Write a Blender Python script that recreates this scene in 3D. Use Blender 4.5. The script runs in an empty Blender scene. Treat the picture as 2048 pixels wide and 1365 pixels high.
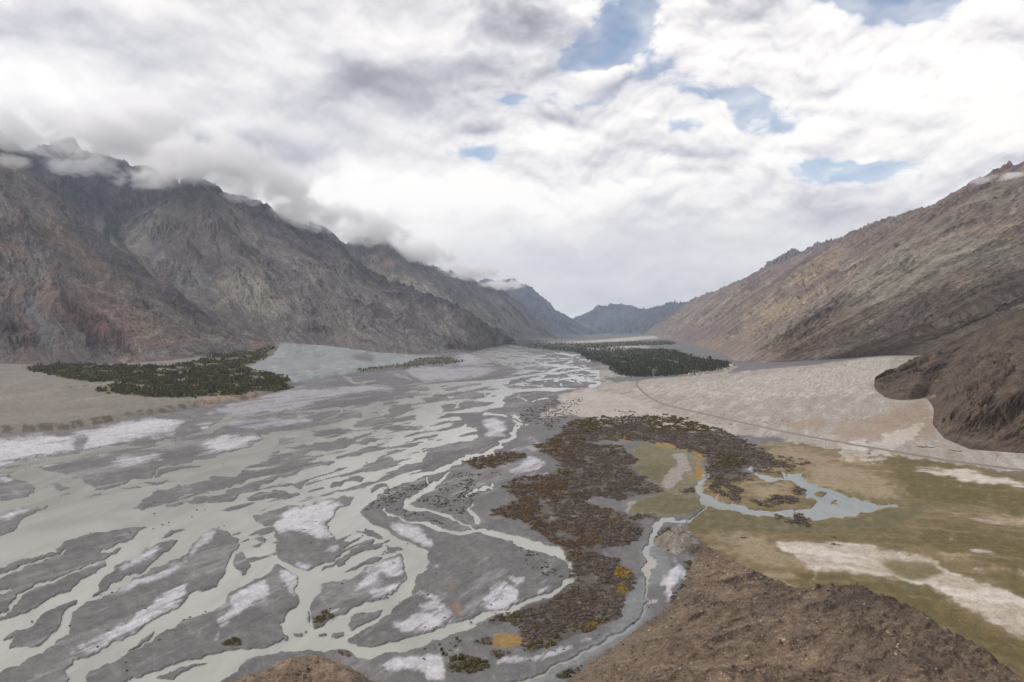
import bpy, math, random
import numpy as np
from mathutils import Vector

R = math.radians
rng = np.random.default_rng(7)
random.seed(7)
scene = bpy.context.scene
COL = scene.collection

# ------------------------------------------------------------------ camera
H = 200.0          # metres above the river
F = 1365.0         # focal length in photo pixels (24 mm on a 36 mm frame)
HOR = 662.0        # row of the horizon in the photograph
CX, CY = 1024.0, 682.5
cam_d = bpy.data.cameras.new("camera")
cam_d.lens = 24.0
cam_d.sensor_width = 36.0
cam_d.clip_start = 1.0
cam_d.clip_end = 150000.0
cam = bpy.data.objects.new("camera", cam_d)
COL.objects.link(cam)
cam.location = (0, 0, H)
cam.rotation_euler = (R(90) - math.atan((CY - HOR) / F), 0, 0)
scene.camera = cam

scene.view_settings.view_transform = 'Standard'
scene.view_settings.look = 'None'
scene.view_settings.exposure = 0.0
scene.view_settings.gamma = 1.0
scene.view_settings.use_curve_mapping = False
scene.cycles.max_bounces = 44
scene.cycles.diffuse_bounces = 2
scene.cycles.glossy_bounces = 2
scene.cycles.volume_bounces = 40
scene.cycles.transparent_max_bounces = 8
scene.cycles.use_denoising = True
scene.cycles.use_adaptive_sampling = False

SUN_ELEV, SUN_AZ = R(38), R(-84)     # azimuth from +Y (ahead), negative = left


# ------------------------------------------------------------------ node helper
class NT:
    def __init__(self, tree):
        self.t = tree
        tree.nodes.clear()

    def n(self, typ, ins=None, **props):
        nd = self.t.nodes.new(typ)
        for k, v in props.items():
            setattr(nd, k, v)
        for k, v in (ins or {}).items():
            s = nd.inputs[k]
            if isinstance(v, bpy.types.NodeSocket):
                self.t.links.new(v, s)
            else:
                s.default_value = v
        return nd

    def math(self, op, a, b=0.0, c=0.0, clamp=False):
        nd = self.n('ShaderNodeMath', {0: a, 1: b, 2: c}, operation=op)
        nd.use_clamp = clamp
        return nd.outputs[0]

    def vec(self, op, a, b=(0, 0, 0), c=(0, 0, 0)):
        nd = self.n('ShaderNodeVectorMath', {0: a, 1: b, 2: c}, operation=op)
        return nd.outputs['Value'] if op in ('LENGTH', 'DOT_PRODUCT', 'DISTANCE') else nd.outputs[0]

    def noise(self, v, scale, detail=5, rough=0.55, dist=0.0, lac=2.0):
        nd = self.n('ShaderNodeTexNoise', {'Vector': v, 'Scale': scale, 'Detail': detail, 'Roughness': rough,
                                           'Distortion': dist, 'Lacunarity': lac})
        return nd

    def remap(self, v, a, b, c=0.0, d=1.0, smooth=True):
        nd = self.n('ShaderNodeMapRange', {'Value': v, 'From Min': a, 'From Max': b, 'To Min': c, 'To Max': d})
        nd.interpolation_type = 'SMOOTHSTEP' if smooth else 'LINEAR'
        nd.clamp = True
        return nd.outputs[0]

    def mix(self, f, a, b, blend='MIX'):
        nd = self.n('ShaderNodeMix', data_type='RGBA', blend_type=blend)
        for i, v in ((0, f), (6, a), (7, b)):
            s = nd.inputs[i]
            if isinstance(v, bpy.types.NodeSocket):
                self.t.links.new(v, s)
            else:
                s.default_value = v if i == 0 else (*v[:3], 1.0)
        return nd.outputs[2]


# ------------------------------------------------------------------ sky
def lin(c):
    c = np.asarray(c, float) / 255.0
    return np.where(c <= 0.04045, c / 12.92, ((c + 0.055) / 1.055) ** 2.4)


world = bpy.data.worlds.new("World")
scene.world = world
world.use_nodes = True
w = NT(world.node_tree)
sky = w.n('ShaderNodeTexSky', sky_type='NISHITA', sun_disc=False, sun_elevation=SUN_ELEV,
          sun_rotation=SUN_AZ % (2 * math.pi), altitude=600.0, air_density=1.0, dust_density=0.6, ozone_density=1.6)
bg = w.n('ShaderNodeBackground', {'Color': sky.outputs[0], 'Strength': 0.15})
w.n('ShaderNodeOutputWorld', {0: bg.outputs[0]})

sun_d = bpy.data.lights.new("sun", 'SUN')
sun_d.energy = 2.3
sun_d.angle = R(12)
sun_d.color = (1.0, 0.91, 0.80)
sun = bpy.data.objects.new("sun", sun_d)
COL.objects.link(sun)
sdir = Vector((math.sin(SUN_AZ) * math.cos(SUN_ELEV), math.cos(SUN_AZ) * math.cos(SUN_ELEV), math.sin(SUN_ELEV)))
sun.rotation_euler = sdir.to_track_quat('Z', 'Y').to_euler()
sun.location = (0, 0, 6000)


# ------------------------------------------------------------------ numpy noise
def _hash(ix, iy, seed):
    h = (ix.astype(np.int64) * 374761393 + iy.astype(np.int64) * 668265263 + seed * 1442695041) & 0xFFFFFFFF
    h = ((h ^ (h >> 13)) * 1274126177) & 0xFFFFFFFF
    return h ^ (h >> 16)


def pnoise(x, y, seed=0):
    """gradient noise, about -0.7..0.7"""
    x0 = np.floor(x); y0 = np.floor(y)
    fx = x - x0; fy = y - y0
    u = fx * fx * fx * (fx * (fx * 6 - 15) + 10)
    v = fy * fy * fy * (fy * (fy * 6 - 15) + 10)

    def g(ox, oy):
        a = _hash(x0 + ox, y0 + oy, seed).astype(np.float64) * (2 * math.pi / 4294967296.0)
        return np.cos(a) * (fx - ox) + np.sin(a) * (fy - oy)
    n0 = g(0, 0) * (1 - u) + g(1, 0) * u
    n1 = g(0, 1) * (1 - u) + g(1, 1) * u
    return n0 * (1 - v) + n1 * v


def fbm(x, y, octs=5, seed=0, gain=0.5, lac=2.03):
    s = 0; a = 1.0; t = 0
    for i in range(octs):
        s = s + a * pnoise(x, y, seed + i * 17)
        t += a
        a *= gain; x = x * lac + 3.7; y = y * lac - 1.9
    return s / t * 1.5


def ridged(x, y, octs=5, seed=0, gain=0.5, lac=2.03):
    s = 0; a = 1.0; t = 0
    for i in range(octs):
        n = 1 - np.abs(pnoise(x, y, seed + i * 13)) * 2.0
        s = s + a * n * n
        t += a
        a *= gain; x = x * lac + 5.1; y = y * lac + 2.3
    return s / t


def sstep(x, a, b):
    t = np.clip((x - a) / (b - a), 0, 1)
    return t * t * (3 - 2 * t)


def lerp(a, b, t):
    return a + (b - a) * t


def blur(a, s):
    r = max(1, int(s * 3))
    k = np.exp(-0.5 * (np.arange(-r, r + 1) / s) ** 2); k /= k.sum()
    for ax in (0, 1):
        p = np.pad(a, [(r, r) if i == ax else (0, 0) for i in (0, 1)], mode='edge')
        o = np.zeros_like(a)
        for i, kk in enumerate(k):
            o += kk * (p[i:i + a.shape[0], :] if ax == 0 else p[:, i:i + a.shape[1]])
        a = o
    return a


def grid_mesh(name, X, Y, Z, col=None, attrs=None, smooth=True):
    nv, nu = X.shape
    me_ = bpy.data.meshes.new(name)
    co_ = np.stack([X, Y, Z], -1).reshape(-1, 3).astype(np.float32)
    idx = np.arange(nv * nu).reshape(nv, nu)
    q = np.stack([idx[:-1, :-1], idx[:-1, 1:], idx[1:, 1:], idx[1:, :-1]], -1).reshape(-1, 4).astype(np.int32)
    me_.vertices.add(len(co_)); me_.vertices.foreach_set('co', co_.ravel())
    me_.loops.add(q.size); me_.loops.foreach_set('vertex_index', q.ravel())
    me_.polygons.add(len(q)); me_.polygons.foreach_set('loop_start', np.arange(0, q.size, 4, dtype=np.int32))
    me_.polygons.foreach_set('use_smooth', np.full(len(q), smooth))
    me_.update(calc_edges=True)
    if col is not None:
        a = me_.color_attributes.new('Col', 'FLOAT_COLOR', 'POINT')
        a.data.foreach_set('color', np.concatenate([col.reshape(-1, 3), np.ones((len(co_), 1))], 1).astype(np.float32).ravel())
    for k, v in (attrs or {}).items():
        a = me_.attributes.new(k, 'FLOAT', 'POINT')
        a.data.foreach_set('value', np.ascontiguousarray(v, dtype=np.float32).ravel())
    return me_


def add(name, mesh, mat=None, kind=None, label=None, cat=None, group=None, parent=None):
    o = bpy.data.objects.new(name, mesh)
    COL.objects.link(o)
    if mat and not mesh.materials:
        mesh.materials.append(mat)
    for k, v in (('kind', kind), ('label', label), ('category', cat), ('group', group)):
        if v:
            o[k] = v
    if parent:
        o.parent = parent
    return o


def mat_new(name):
    m = bpy.data.materials.new(name)
    m.use_nodes = True
    return m, NT(m.node_tree)


# ------------------------------------------------------------------ sky: a cloud dome open to the blue
def billow(x, y, octs=5, seed=0, gain=0.5, lac=2.07):
    s = 0; a = 1.0; t = 0
    for i in range(octs):
        s = s + a * np.abs(pnoise(x, y, seed + i * 19)) * 2.2
        t += a
        a *= gain; x = x * lac + 2.9; y = y * lac - 4.3
    return s / t


def cloud_colour(az, el):
    """colour and cover of the clouds in a direction (azimuth from the valley axis, elevation)"""
    a = np.clip(az, -1.0, 1.0)
    px = CX + F * np.tan(a); py = HOR - F * np.tan(np.clip(el, -0.05, 1.2)) / np.cos(a)
    X = az * F; Y = -el * F * 1.25
    wx = fbm(X / 240, Y / 240, 4, 901) * 60; wy = fbm(X / 240 + 7, Y / 240 + 3, 4, 905) * 55
    wx2 = fbm(X / 50, Y / 50, 4, 911) * 13; wy2 = fbm(X / 50 + 7, Y / 50 + 3, 4, 915) * 10
    qx = px + wx + wx2; qy = py + wy * 0.8 + wy2

    def blob_(cx, cy, rx, ry, amp):
        d = ((qx - cx) / rx) ** 2 + ((qy - cy) / ry) ** 2
        return amp * np.exp(-d * 1.4)

    def field(items):
        o = np.zeros_like(px)
        for it in items:
            o = o + blob_(*it)
        return o
    Xw = X + 0.6 * wx + 0.5 * wx2; Yw = Y + 0.6 * wy + 0.5 * wy2
    big = fbm(Xw / 330, Yw / 190, 6, 921)
    low = sstep(py, 330, 520)

    def puff(dy):
        return (0.66 * billow(Xw / 185, (Yw + dy) / 135, 7, 931, 0.50) + 0.30 * fbm(Xw / 90, (Yw + dy) / 66, 5, 941)) * (1 - 0.75 * low)
    p0 = puff(0.0); p1 = puff(-20.0); p2 = puff(-64.0)
    # openings to the blue
    gap = field([(1240, 15, 105, 105, 1.1), (1225, 95, 85, 55, 0.85), (1185, 128, 60, 26, 0.7), (1780, -10, 190, 62, 1.5), (1440, 212, 120, 60, 0.72), (1090, 205, 150, 26, 0.50), (1345, 262, 60, 24, 0.45),
                 (1690, 350, 140, 30, 0.70), (1740, 325, 70, 20, 0.3), (930, 288, 80, 20, 0.46), (990, 308, 30, 24, 0.36), (1570, 240, 100, 50, 0.36), (1600, 330, 90, 30, 0.3), (1310, 130, 60, 60, 0.4), (420, 40, 300, 30, 0.12)])
    gap = gap - field([(1295, 230, 58, 24, 0.9), (1405, 238, 46, 26, 0.9), (1350, 232, 40, 18, 0.3), (1500, 110, 130, 90, 0.4)])
    cover = 0.62 + 0.5 * low + 0.22 * sstep(px, 900, 500) - gap * 0.92 + (p0 - 0.30) * (0.75 + 1.3 * sstep(gap, 0.1, 0.5)) + 0.18 * big
    alpha = sstep(cover, -0.28, 0.42)
    veil = 0.42 + 0.5 * fbm(X / 130 + 0.3 * wx / 70, Y / 60, 5, 951)
    alpha = np.maximum(alpha, np.clip(veil, 0.12, 0.60) * 0.9 * (1 - sstep(gap, 0.9, 1.5) * 0.7))
    # thickness and side light
    grey = field([(830, 165, 260, 75, 0.58), (700, 185, 160, 60, 0.2), (390, 295, 330, 60, 0.38), (580, 325, 120, 45, 0.42), (120, 60, 330, 60, 0.35), (1060, 40, 130, 90, 0.50), (985, 252, 90, 18, 0.85),
                  (350, 110, 200, 60, 0.20), (1690, 405, 120, 40, 0.40), (1880, 245, 120, 40, 0.35), (1290, 335, 180, 30, 0.20), (1560, 440, 200, 30, 0.18), (1200, 510, 500, 60, 0.12), (1250, 595, 420, 30, 0.26), (1490, 160, 200, 30, 0.12), (1960, 120, 160, 50, 0.08)])
    glow = field([(790, 340, 330, 95, 0.55), (640, 400, 160, 70, 0.45), (1080, 270, 200, 40, 0.50), (1150, 380, 260, 60, 0.30), (1600, 120, 330, 150, 0.55), (1960, 200, 240, 240, 0.60), (1400, 70, 160, 80, 0.3), (1000, 420, 420, 70, 0.32), (760, 470, 200, 50, 0.2), (1380, 400, 260, 50, 0.22), (1750, 310, 200, 50, 0.25), (300, 20, 300, 50, 0.1), (70, 180, 230, 90, 0.40), (560, 140, 120, 60, 0.25),
                  (860, 75, 200, 45, 0.45), (690, 60, 120, 40, 0.2), (1295, 226, 60, 22, 0.4), (1405, 232, 46, 24, 0.4), (480, 250, 160, 30, 0.35), (1560, 260, 200, 40, 0.25)])
    soft_ = 0.35 + 0.65 * sstep(px, 600, 1300) * (1 - 0.4 * low)
    side = ((p0 - p1) * 0.75 + (p0 - p2) * 0.50) * soft_
    body = 0.60 + 0.55 * glow - 0.62 * grey + side + 0.30 * big * (1 - 0.6 * low) + 0.22 * (p0 - 0.35) * soft_ + 0.02 + 0.10 * low
    thin_edge = 1 - sstep(cover, 0.05, 0.6)
    body = body + 0.16 * thin_edge
    stops = np.array([0.05, 0.30, 0.52, 0.72, 1.0])
    cols = np.array([lin((150, 149, 160)), lin((182, 181, 189)), lin((213, 211, 216)), lin((236, 233, 233)), np.array([1.02, 0.99, 0.955])])
    c = np.stack([np.interp(body, stops, cols[:, k]) for k in range(3)], -1)
    return c, alpha, px, py


def make_sky():
    az = np.concatenate([np.linspace(-math.pi, R(-46), 120)[:-1], np.linspace(R(-46), R(46), 1250), np.linspace(R(46), math.pi, 120)[1:]])
    el = np.concatenate([np.linspace(R(-4), R(-0.5), 4), np.linspace(R(-0.3), R(30), 470), np.linspace(R(30), R(89.9), 60)[1:]])
    A, E = np.meshgrid(az, el)
    c, al, _, _ = cloud_colour(A, E)
    # glow added to the cloud round the sun, a soft key light out of frame
    cs = np.sin(E) * math.sin(SUN_ELEV) + np.cos(E) * math.cos(SUN_ELEV) * np.cos(A - SUN_AZ)
    c = c * (1.12 + 0.8 * np.exp(-(np.degrees(np.arccos(np.clip(cs, -1, 1))) / 27.0) ** 2))[..., None]
    # opening added in the unseen cloud to let the sun lamp through
    al = al * sstep(np.degrees(np.arccos(np.clip(cs, -1, 1))), 13.0, 20.0)
    rad = 72000.0
    me_ = grid_mesh('sky', rad * np.cos(E) * np.sin(A), rad * np.cos(E) * np.cos(A), H + rad * np.sin(E), c, {'cover': al})
    m, t = mat_new('cloud_deck')
    col = t.n('ShaderNodeAttribute', attribute_name='Col').outputs['Color']
    cov = t.n('ShaderNodeAttribute', attribute_name='cover').outputs['Fac']
    em = t.n('ShaderNodeEmission', {0: col, 1: 1.0})
    tr = t.n('ShaderNodeBsdfTransparent')
    mx = t.n('ShaderNodeMixShader', {0: cov, 1: tr.outputs[0], 2: em.outputs[0]})
    t.n('ShaderNodeOutputMaterial', {0: mx.outputs[0]})
    m.cycles.emission_sampling = 'NONE'
    add('sky', me_, m, 'structure', 'bright broken cloud with a few blue openings', 'sky')


make_sky()

# ------------------------------------------------------------------ valley floor: height and survey chart
SL = 0.003          # the valley floor climbs gently beyond Y0
Y0 = 2000.0


def floor_z(y):
    return SL * np.maximum(0, y - Y0)


def chart_of_y(y):      # row of the survey chart (sight line down to the floor at distance y)
    return HOR + (H - floor_z(y)) / y * F


def y_of_chart(v):
    d = v - HOR
    y = H * F / np.maximum(d, 1e-6)
    far = F * (H + Y0 * SL) / (d + SL * F)
    return np.where(y > Y0, far, y)


def px_of(x, y):
    return CX + F * x / y


T_EDGE = np.array([(-340, 890), (0, 868), (130, 862), (200, 850), (400, 815), (500, 800), (580, 775), (640, 757), (720, 748),
                   (880, 733), (935, 712), (1000, 690)], float)
F_EDGE = np.array([(1190, 775), (1230, 795), (1320, 834), (1420, 852), (1500, 872), (1600, 890), (1800, 918), (2048, 945), (2450, 990)], float)


def extra_z(x, y):
    """terrace and scree cones on the left, the big alluvial fan on the right"""
    px = px_of(x, y)
    ye = y_of_chart(np.interp(px, T_EDGE[:, 0], T_EDGE[:, 1]))
    wl = sstep(px, 1000, 900)
    d = np.maximum(0, y - ye)
    zl = wl * (7 * sstep(d, 0, 60) + np.minimum(0.016 * d, 75))
    # scree cone with its apex at the mouth of the gully
    ax, ay = (565 - CX) / F * 5200, 5200.0
    r = np.hypot(x - ax, y - ay)
    zl = np.maximum(zl, np.where(y < 5600, np.maximum(0, 125 - 0.085 * r), 0) * sstep(px, 480, 560))
    ye = y_of_chart(np.interp(px, F_EDGE[:, 0], F_EDGE[:, 1]))
    wr = np.clip((px - 1190) / 590, 0, 1.0)
    d = np.maximum(0, y - ye)
    zr = wr * np.minimum(0.030 * d, 95) + sstep(px, 1185, 1230) * 2.0 * sstep(d, 0, 40)
    return zl + zr


def ground_z(x, y):
    return floor_z(y) + extra_z(x, y)


_ys = np.geomspace(150, 45000, 3000)


def at(px, py):
    """world point of the ground seen along a sight line"""
    b = (px - CX) / F
    zr = H - (py - HOR) / F * _ys
    k = np.nonzero(zr <= ground_z(b * _ys, _ys))[0]
    y = _ys[k[0]] if len(k) else _ys[-1]
    return np.array([b * y, y, float(ground_z(np.array(b * y), np.array(y)))])


def sight(px, py, d):
    return np.array([(px - CX) / F * d, d, H - (py - HOR) / F * d])


CROPS = {'A': (0, 840, 4.096), 'B': (0, 1095, 4.096), 'C': (450, 840, 4.096), 'D': (450, 1095, 4.096), 'E': (400, 690, 4.096),
         'F': (800, 680, 4.096), 'G': (900, 830, 5.055), 'H': (850, 1080, 4.096), 'J': (900, 780, 2.3338), 'K': (1300, 800, 2.4158),
         'P': (0, 0, 1.0)}


def parse(txt):
    out = []
    code = 'P'
    for chunk in txt.replace('\n', ' ').split('/'):
        pts = []
        for tok in chunk.replace(';', ' ').split():
            if tok in CROPS:
                code = tok
                continue
            v = [float(q) for q in tok.split(',')]
            ox, oy, s = CROPS[code]
            p = [ox + v[0] / s, oy + v[1] / s]
            if len(v) > 2:
                p.append(v[2] / s)
            pts.append(p)
        if pts:
            out.append(np.array(pts, float))
    return out


def bands(txt):
    res = []
    for c in parse(txt):
        p = c[:, :2]; wd = np.maximum(c[:, 2] * 1.15, 2.3)
        t = np.gradient(p, axis=0)
        t /= np.linalg.norm(t, axis=1)[:, None] + 1e-9
        n = np.stack([-t[:, 1], t[:, 0]], 1)
        res.append(np.concatenate([p + n * wd[:, None] / 2, (p - n * wd[:, None] / 2)[::-1]]))
    return res


# chart raster: column = bearing, row = sight line, 1 cell = 1 px of the survey
X0, X1, V0, V1 = -330, 2380, 660, 1450
RW, RH = X1 - X0, V1 - V0


def to_chart(poly):
    """from sighted outline to chart position of the real ground point (they differ only on raised ground)"""
    q = []
    for px, py in poly:
        if py <= HOR + 3:
            q.append((px, py)); continue
        g = at(px, py)
        q.append((px, float(chart_of_y(g[1]))))
    return np.array(q)


def fill(polys, flat=True, soft=0.8, lift=False):
    m = np.zeros((RH, RW))
    ss = 2
    for p in polys:
        if lift:
            p = to_chart(p)
        x = p[:, 0] - X0; v = (p[:, 1] - V0)
        r0, r1 = max(0, int(v.min())), min(RH, int(v.max()) + 2)
        for r in range(r0, r1):
            acc = None
            for k in range(ss):
                yy = r + (k + 0.5) / ss - 0.0
                a = v; b = np.roll(v, -1); xa = x; xb = np.roll(x, -1)
                c = (a <= yy) != (b <= yy)
                if not c.any():
                    continue
                xs = np.sort(xa[c] + (yy - a[c]) / (b[c] - a[c]) * (xb[c] - xa[c]))
                for i in range(0, len(xs) - 1, 2):
                    i0 = max(0, int(round(xs[i]))); i1 = min(RW, int(round(xs[i + 1])))
                    if i1 > i0:
                        if acc is None:
                            acc = np.zeros(RW)
                        acc[i0:i1] += 1.0 / ss
                    elif 0 <= i0 < RW:
                        if acc is None:
                            acc = np.zeros(RW)
                        acc[i0] += (xs[i + 1] - xs[i]) / ss
            if acc is not None:
                m[r] = np.maximum(m[r], np.minimum(acc, 1))
    return blur(m, soft) if soft else m


def sample(m, px, v):
    x = np.clip(px - X0 - 0.5, 0, RW - 1.001); y = np.clip(v - V0 - 0.5, 0, RH - 1.001)
    i = x.astype(int); j = y.astype(int)
    fx = x - i; fy = y - j
    return (m[j, i] * (1 - fx) + m[j, i + 1] * fx) * (1 - fy) + (m[j + 1, i] * (1 - fx) + m[j + 1, i + 1] * fx) * fy


# ------------------------------------------------------------------ surveyed outlines
WATER = parse("""
A -1350,470 -100,430 0,405 130,350 330,310 560,278 650,262 860,225 1290,212 1290,235 900,278 720,315 560,328 445,345 340,365 300,388
262,402 400,430 600,445 650,465 680,490 735,540 745,600 880,575 960,545 1000,520 1190,480 1230,465 1300,400 1500,350 1740,315
C 0,290 200,230 290,170 310,120 400,100 650,72 850,42 980,5 E 1184,619 1300,590 1320,540 1180,525 1180,505 1400,475 1640,440 1680,405 1700,345
F 150,375 420,350 560,345 850,325 900,340 860,370 900,400 1000,405 1300,395 1560,390 1340,408 1330,420 1100,425 920,440 860,465 830,490
880,540 700,580 660,590 400,605 480,660 600,690 620,737 G 100,50 180,90 240,90 240,150 280,220 220,260 30,285
C 1870,190 1760,200 1650,240 1600,330 1560,385 1550,430 1400,510 1370,520 1330,550 1300,600 1230,650 1170,690 1100,760 1110,810 1220,870
1300,910 1450,1000 1640,1090 D 1645,50 1660,150 1640,210 1580,240 1575,300 1530,390 1430,470 1400,500 1340,580 1000,780 990,795 1080,800
1120,830 1180,825 1400,780 1520,745 1700,730 1850,690 1990,610 2048,590 2048,690 1900,740 1700,790 1650,830 1500,870 1300,905 1250,915 1180,950
1060,940 1030,900 970,870 600,870 470,880 300,900 160,950 100,1020 30,1106 P -14,1510 -340,1510 -340,957
""")
CHAN = bands("""
A 1250,215,40 1500,162,35 1700,105,42 1820,30,60 E 195,630,60 205,590,40 250,562,16 /
F 690,605,22 850,625,14 960,652,14 1030,685,16 1025,715,20 G 560,0,26 690,35,40 765,90,44 655,160,38 632,210,52 525,290,40 555,330,30
400,390,46 200,440,42 0,520,55 C 1950,345,30 1700,430,42 1480,500,50 1330,550,40 /
C 1860,420,16 1830,480,28 1760,540,26 1690,570,30 1600,610,34 1500,680,40 1490,700,56 1560,740,36 1750,770,22 1850,800,18 2048,905,13 /
C 1692,565,20 1688,500,16 1660,490,8 / C 1290,738,12 1300,780,20 1400,802,9 1500,840,18 1620,870,24 1800,905,30 2048,925,32
G 150,1185,40 300,1195,35 500,1230,48 700,1290,66 900,1340,70 H 960,72,62 1060,110,60 1130,170,44 1190,230,34 1190,330,40 1130,430,46 950,500,40
700,590,44 500,640,44 300,730,64 100,800,96 D 1900,690,90 1700,770,60 /
G 410,680,13 380,730,12 270,760,10 180,820,16 130,860,8 / G 180,960,36 250,1030,44 300,1130,16 / G 280,900,12 220,960,14 /
B -300,330,30 0,252,32 110,213,24 290,130,14 520,50,9 / B -60,640,20 30,560,22 60,490,26 150,400,24 300,330,16 500,262,14 700,170,13 860,100,10 /
B -100,390,20 0,385,26 60,365,10 / E 1170,265,10 1230,285,18 1250,310,12 1330,315,18 1360,300,10 1440,295,6 / E 1580,240,10 1690,262,14 1730,290,12 /
E 300,515,6 480,470,7 620,465,14 600,490,10 / E 200,590,8 420,575,10 700,565,8 960,545,12 1170,515,14 / E 720,605,9 850,585,8 950,560,8 /
E 980,640,9 1010,610,8 1130,575,10 1160,530,10 / F 740,62,5 840,80,9 690,105,10 900,150,10 1100,168,11 1180,210,13 1350,218,10 1500,215,9 1260,243,11
1150,278,13 900,322,16 600,352,16 300,368,14 / F 1720,195,5 1640,172,6 1480,160,4 / F 1120,280,8 1320,266,8 1500,246,10 1700,290,10 1920,285,6 /
F 1600,312,6 1760,360,12 / F 1000,253,4 1120,252,8 / F 1560,390,16 1720,357,22 / F 1190,438,7 1235,470,12 1120,490,9 1080,515,12 /
F 960,440,6 950,470,7 1030,512,7 / F 680,432,4 700,460,5 / F 1290,345,5 1310,385,6 / F 1430,335,5 1490,362,6 / F 930,737,10 950,690,10 990,670,8 /
F 600,96,9 760,92,8 900,120,7 1050,135,6 1170,150,5 1150,175,6 / F 780,190,5 950,178,6 1080,185,8 / F 1280,110,5 1400,128,9 1500,118,6 /
F 1330,108,7 1460,150,6 / F 880,52,3 1100,54,3 / F 560,205,3 770,212,4 / F 560,385,7 760,378,6 900,400,6 / F 850,355,8 830,400,6 / F 1170,370,7 1190,400,8
""")
STREAM = bands("""
P 1352,1045,5 1334,1044,9 1318,1046,10 1308,1060,12 1300,1085,12 H 1850,100,56 1862,200,56 1850,290,44 1845,340,26 1835,400,14 1842,500,12 1820,600,16 1730,720,22 1600,780,26 1480,860,28 1330,950,24 1180,1020,22 1050,1070,20 900,1140,20 700,1240,20 /
P 1418,1012,3 1398,1030,4 1380,1043,4 1352,1046,4
""")
POND = parse("""
K 440,330 470,318 490,345 560,370 640,385 640,345 690,370 720,370 760,395 850,425 940,450 970,475 1050,490 1110,515 1200,510 1230,525 1120,530
1090,545 1000,560 900,575 860,585 780,575 700,545 760,530 800,510 790,490 730,480 740,440 700,410 640,395 540,385
""") + bands("K 310,365,9 250,410,15 226,440,30 250,480,36 330,512,30 430,532,34 520,546,30 590,552,22 700,560,30")
POND_ISL = parse("K 790,455 820,443 862,460 842,492 808,480 / K 868,516 912,484 900,512")
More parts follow.
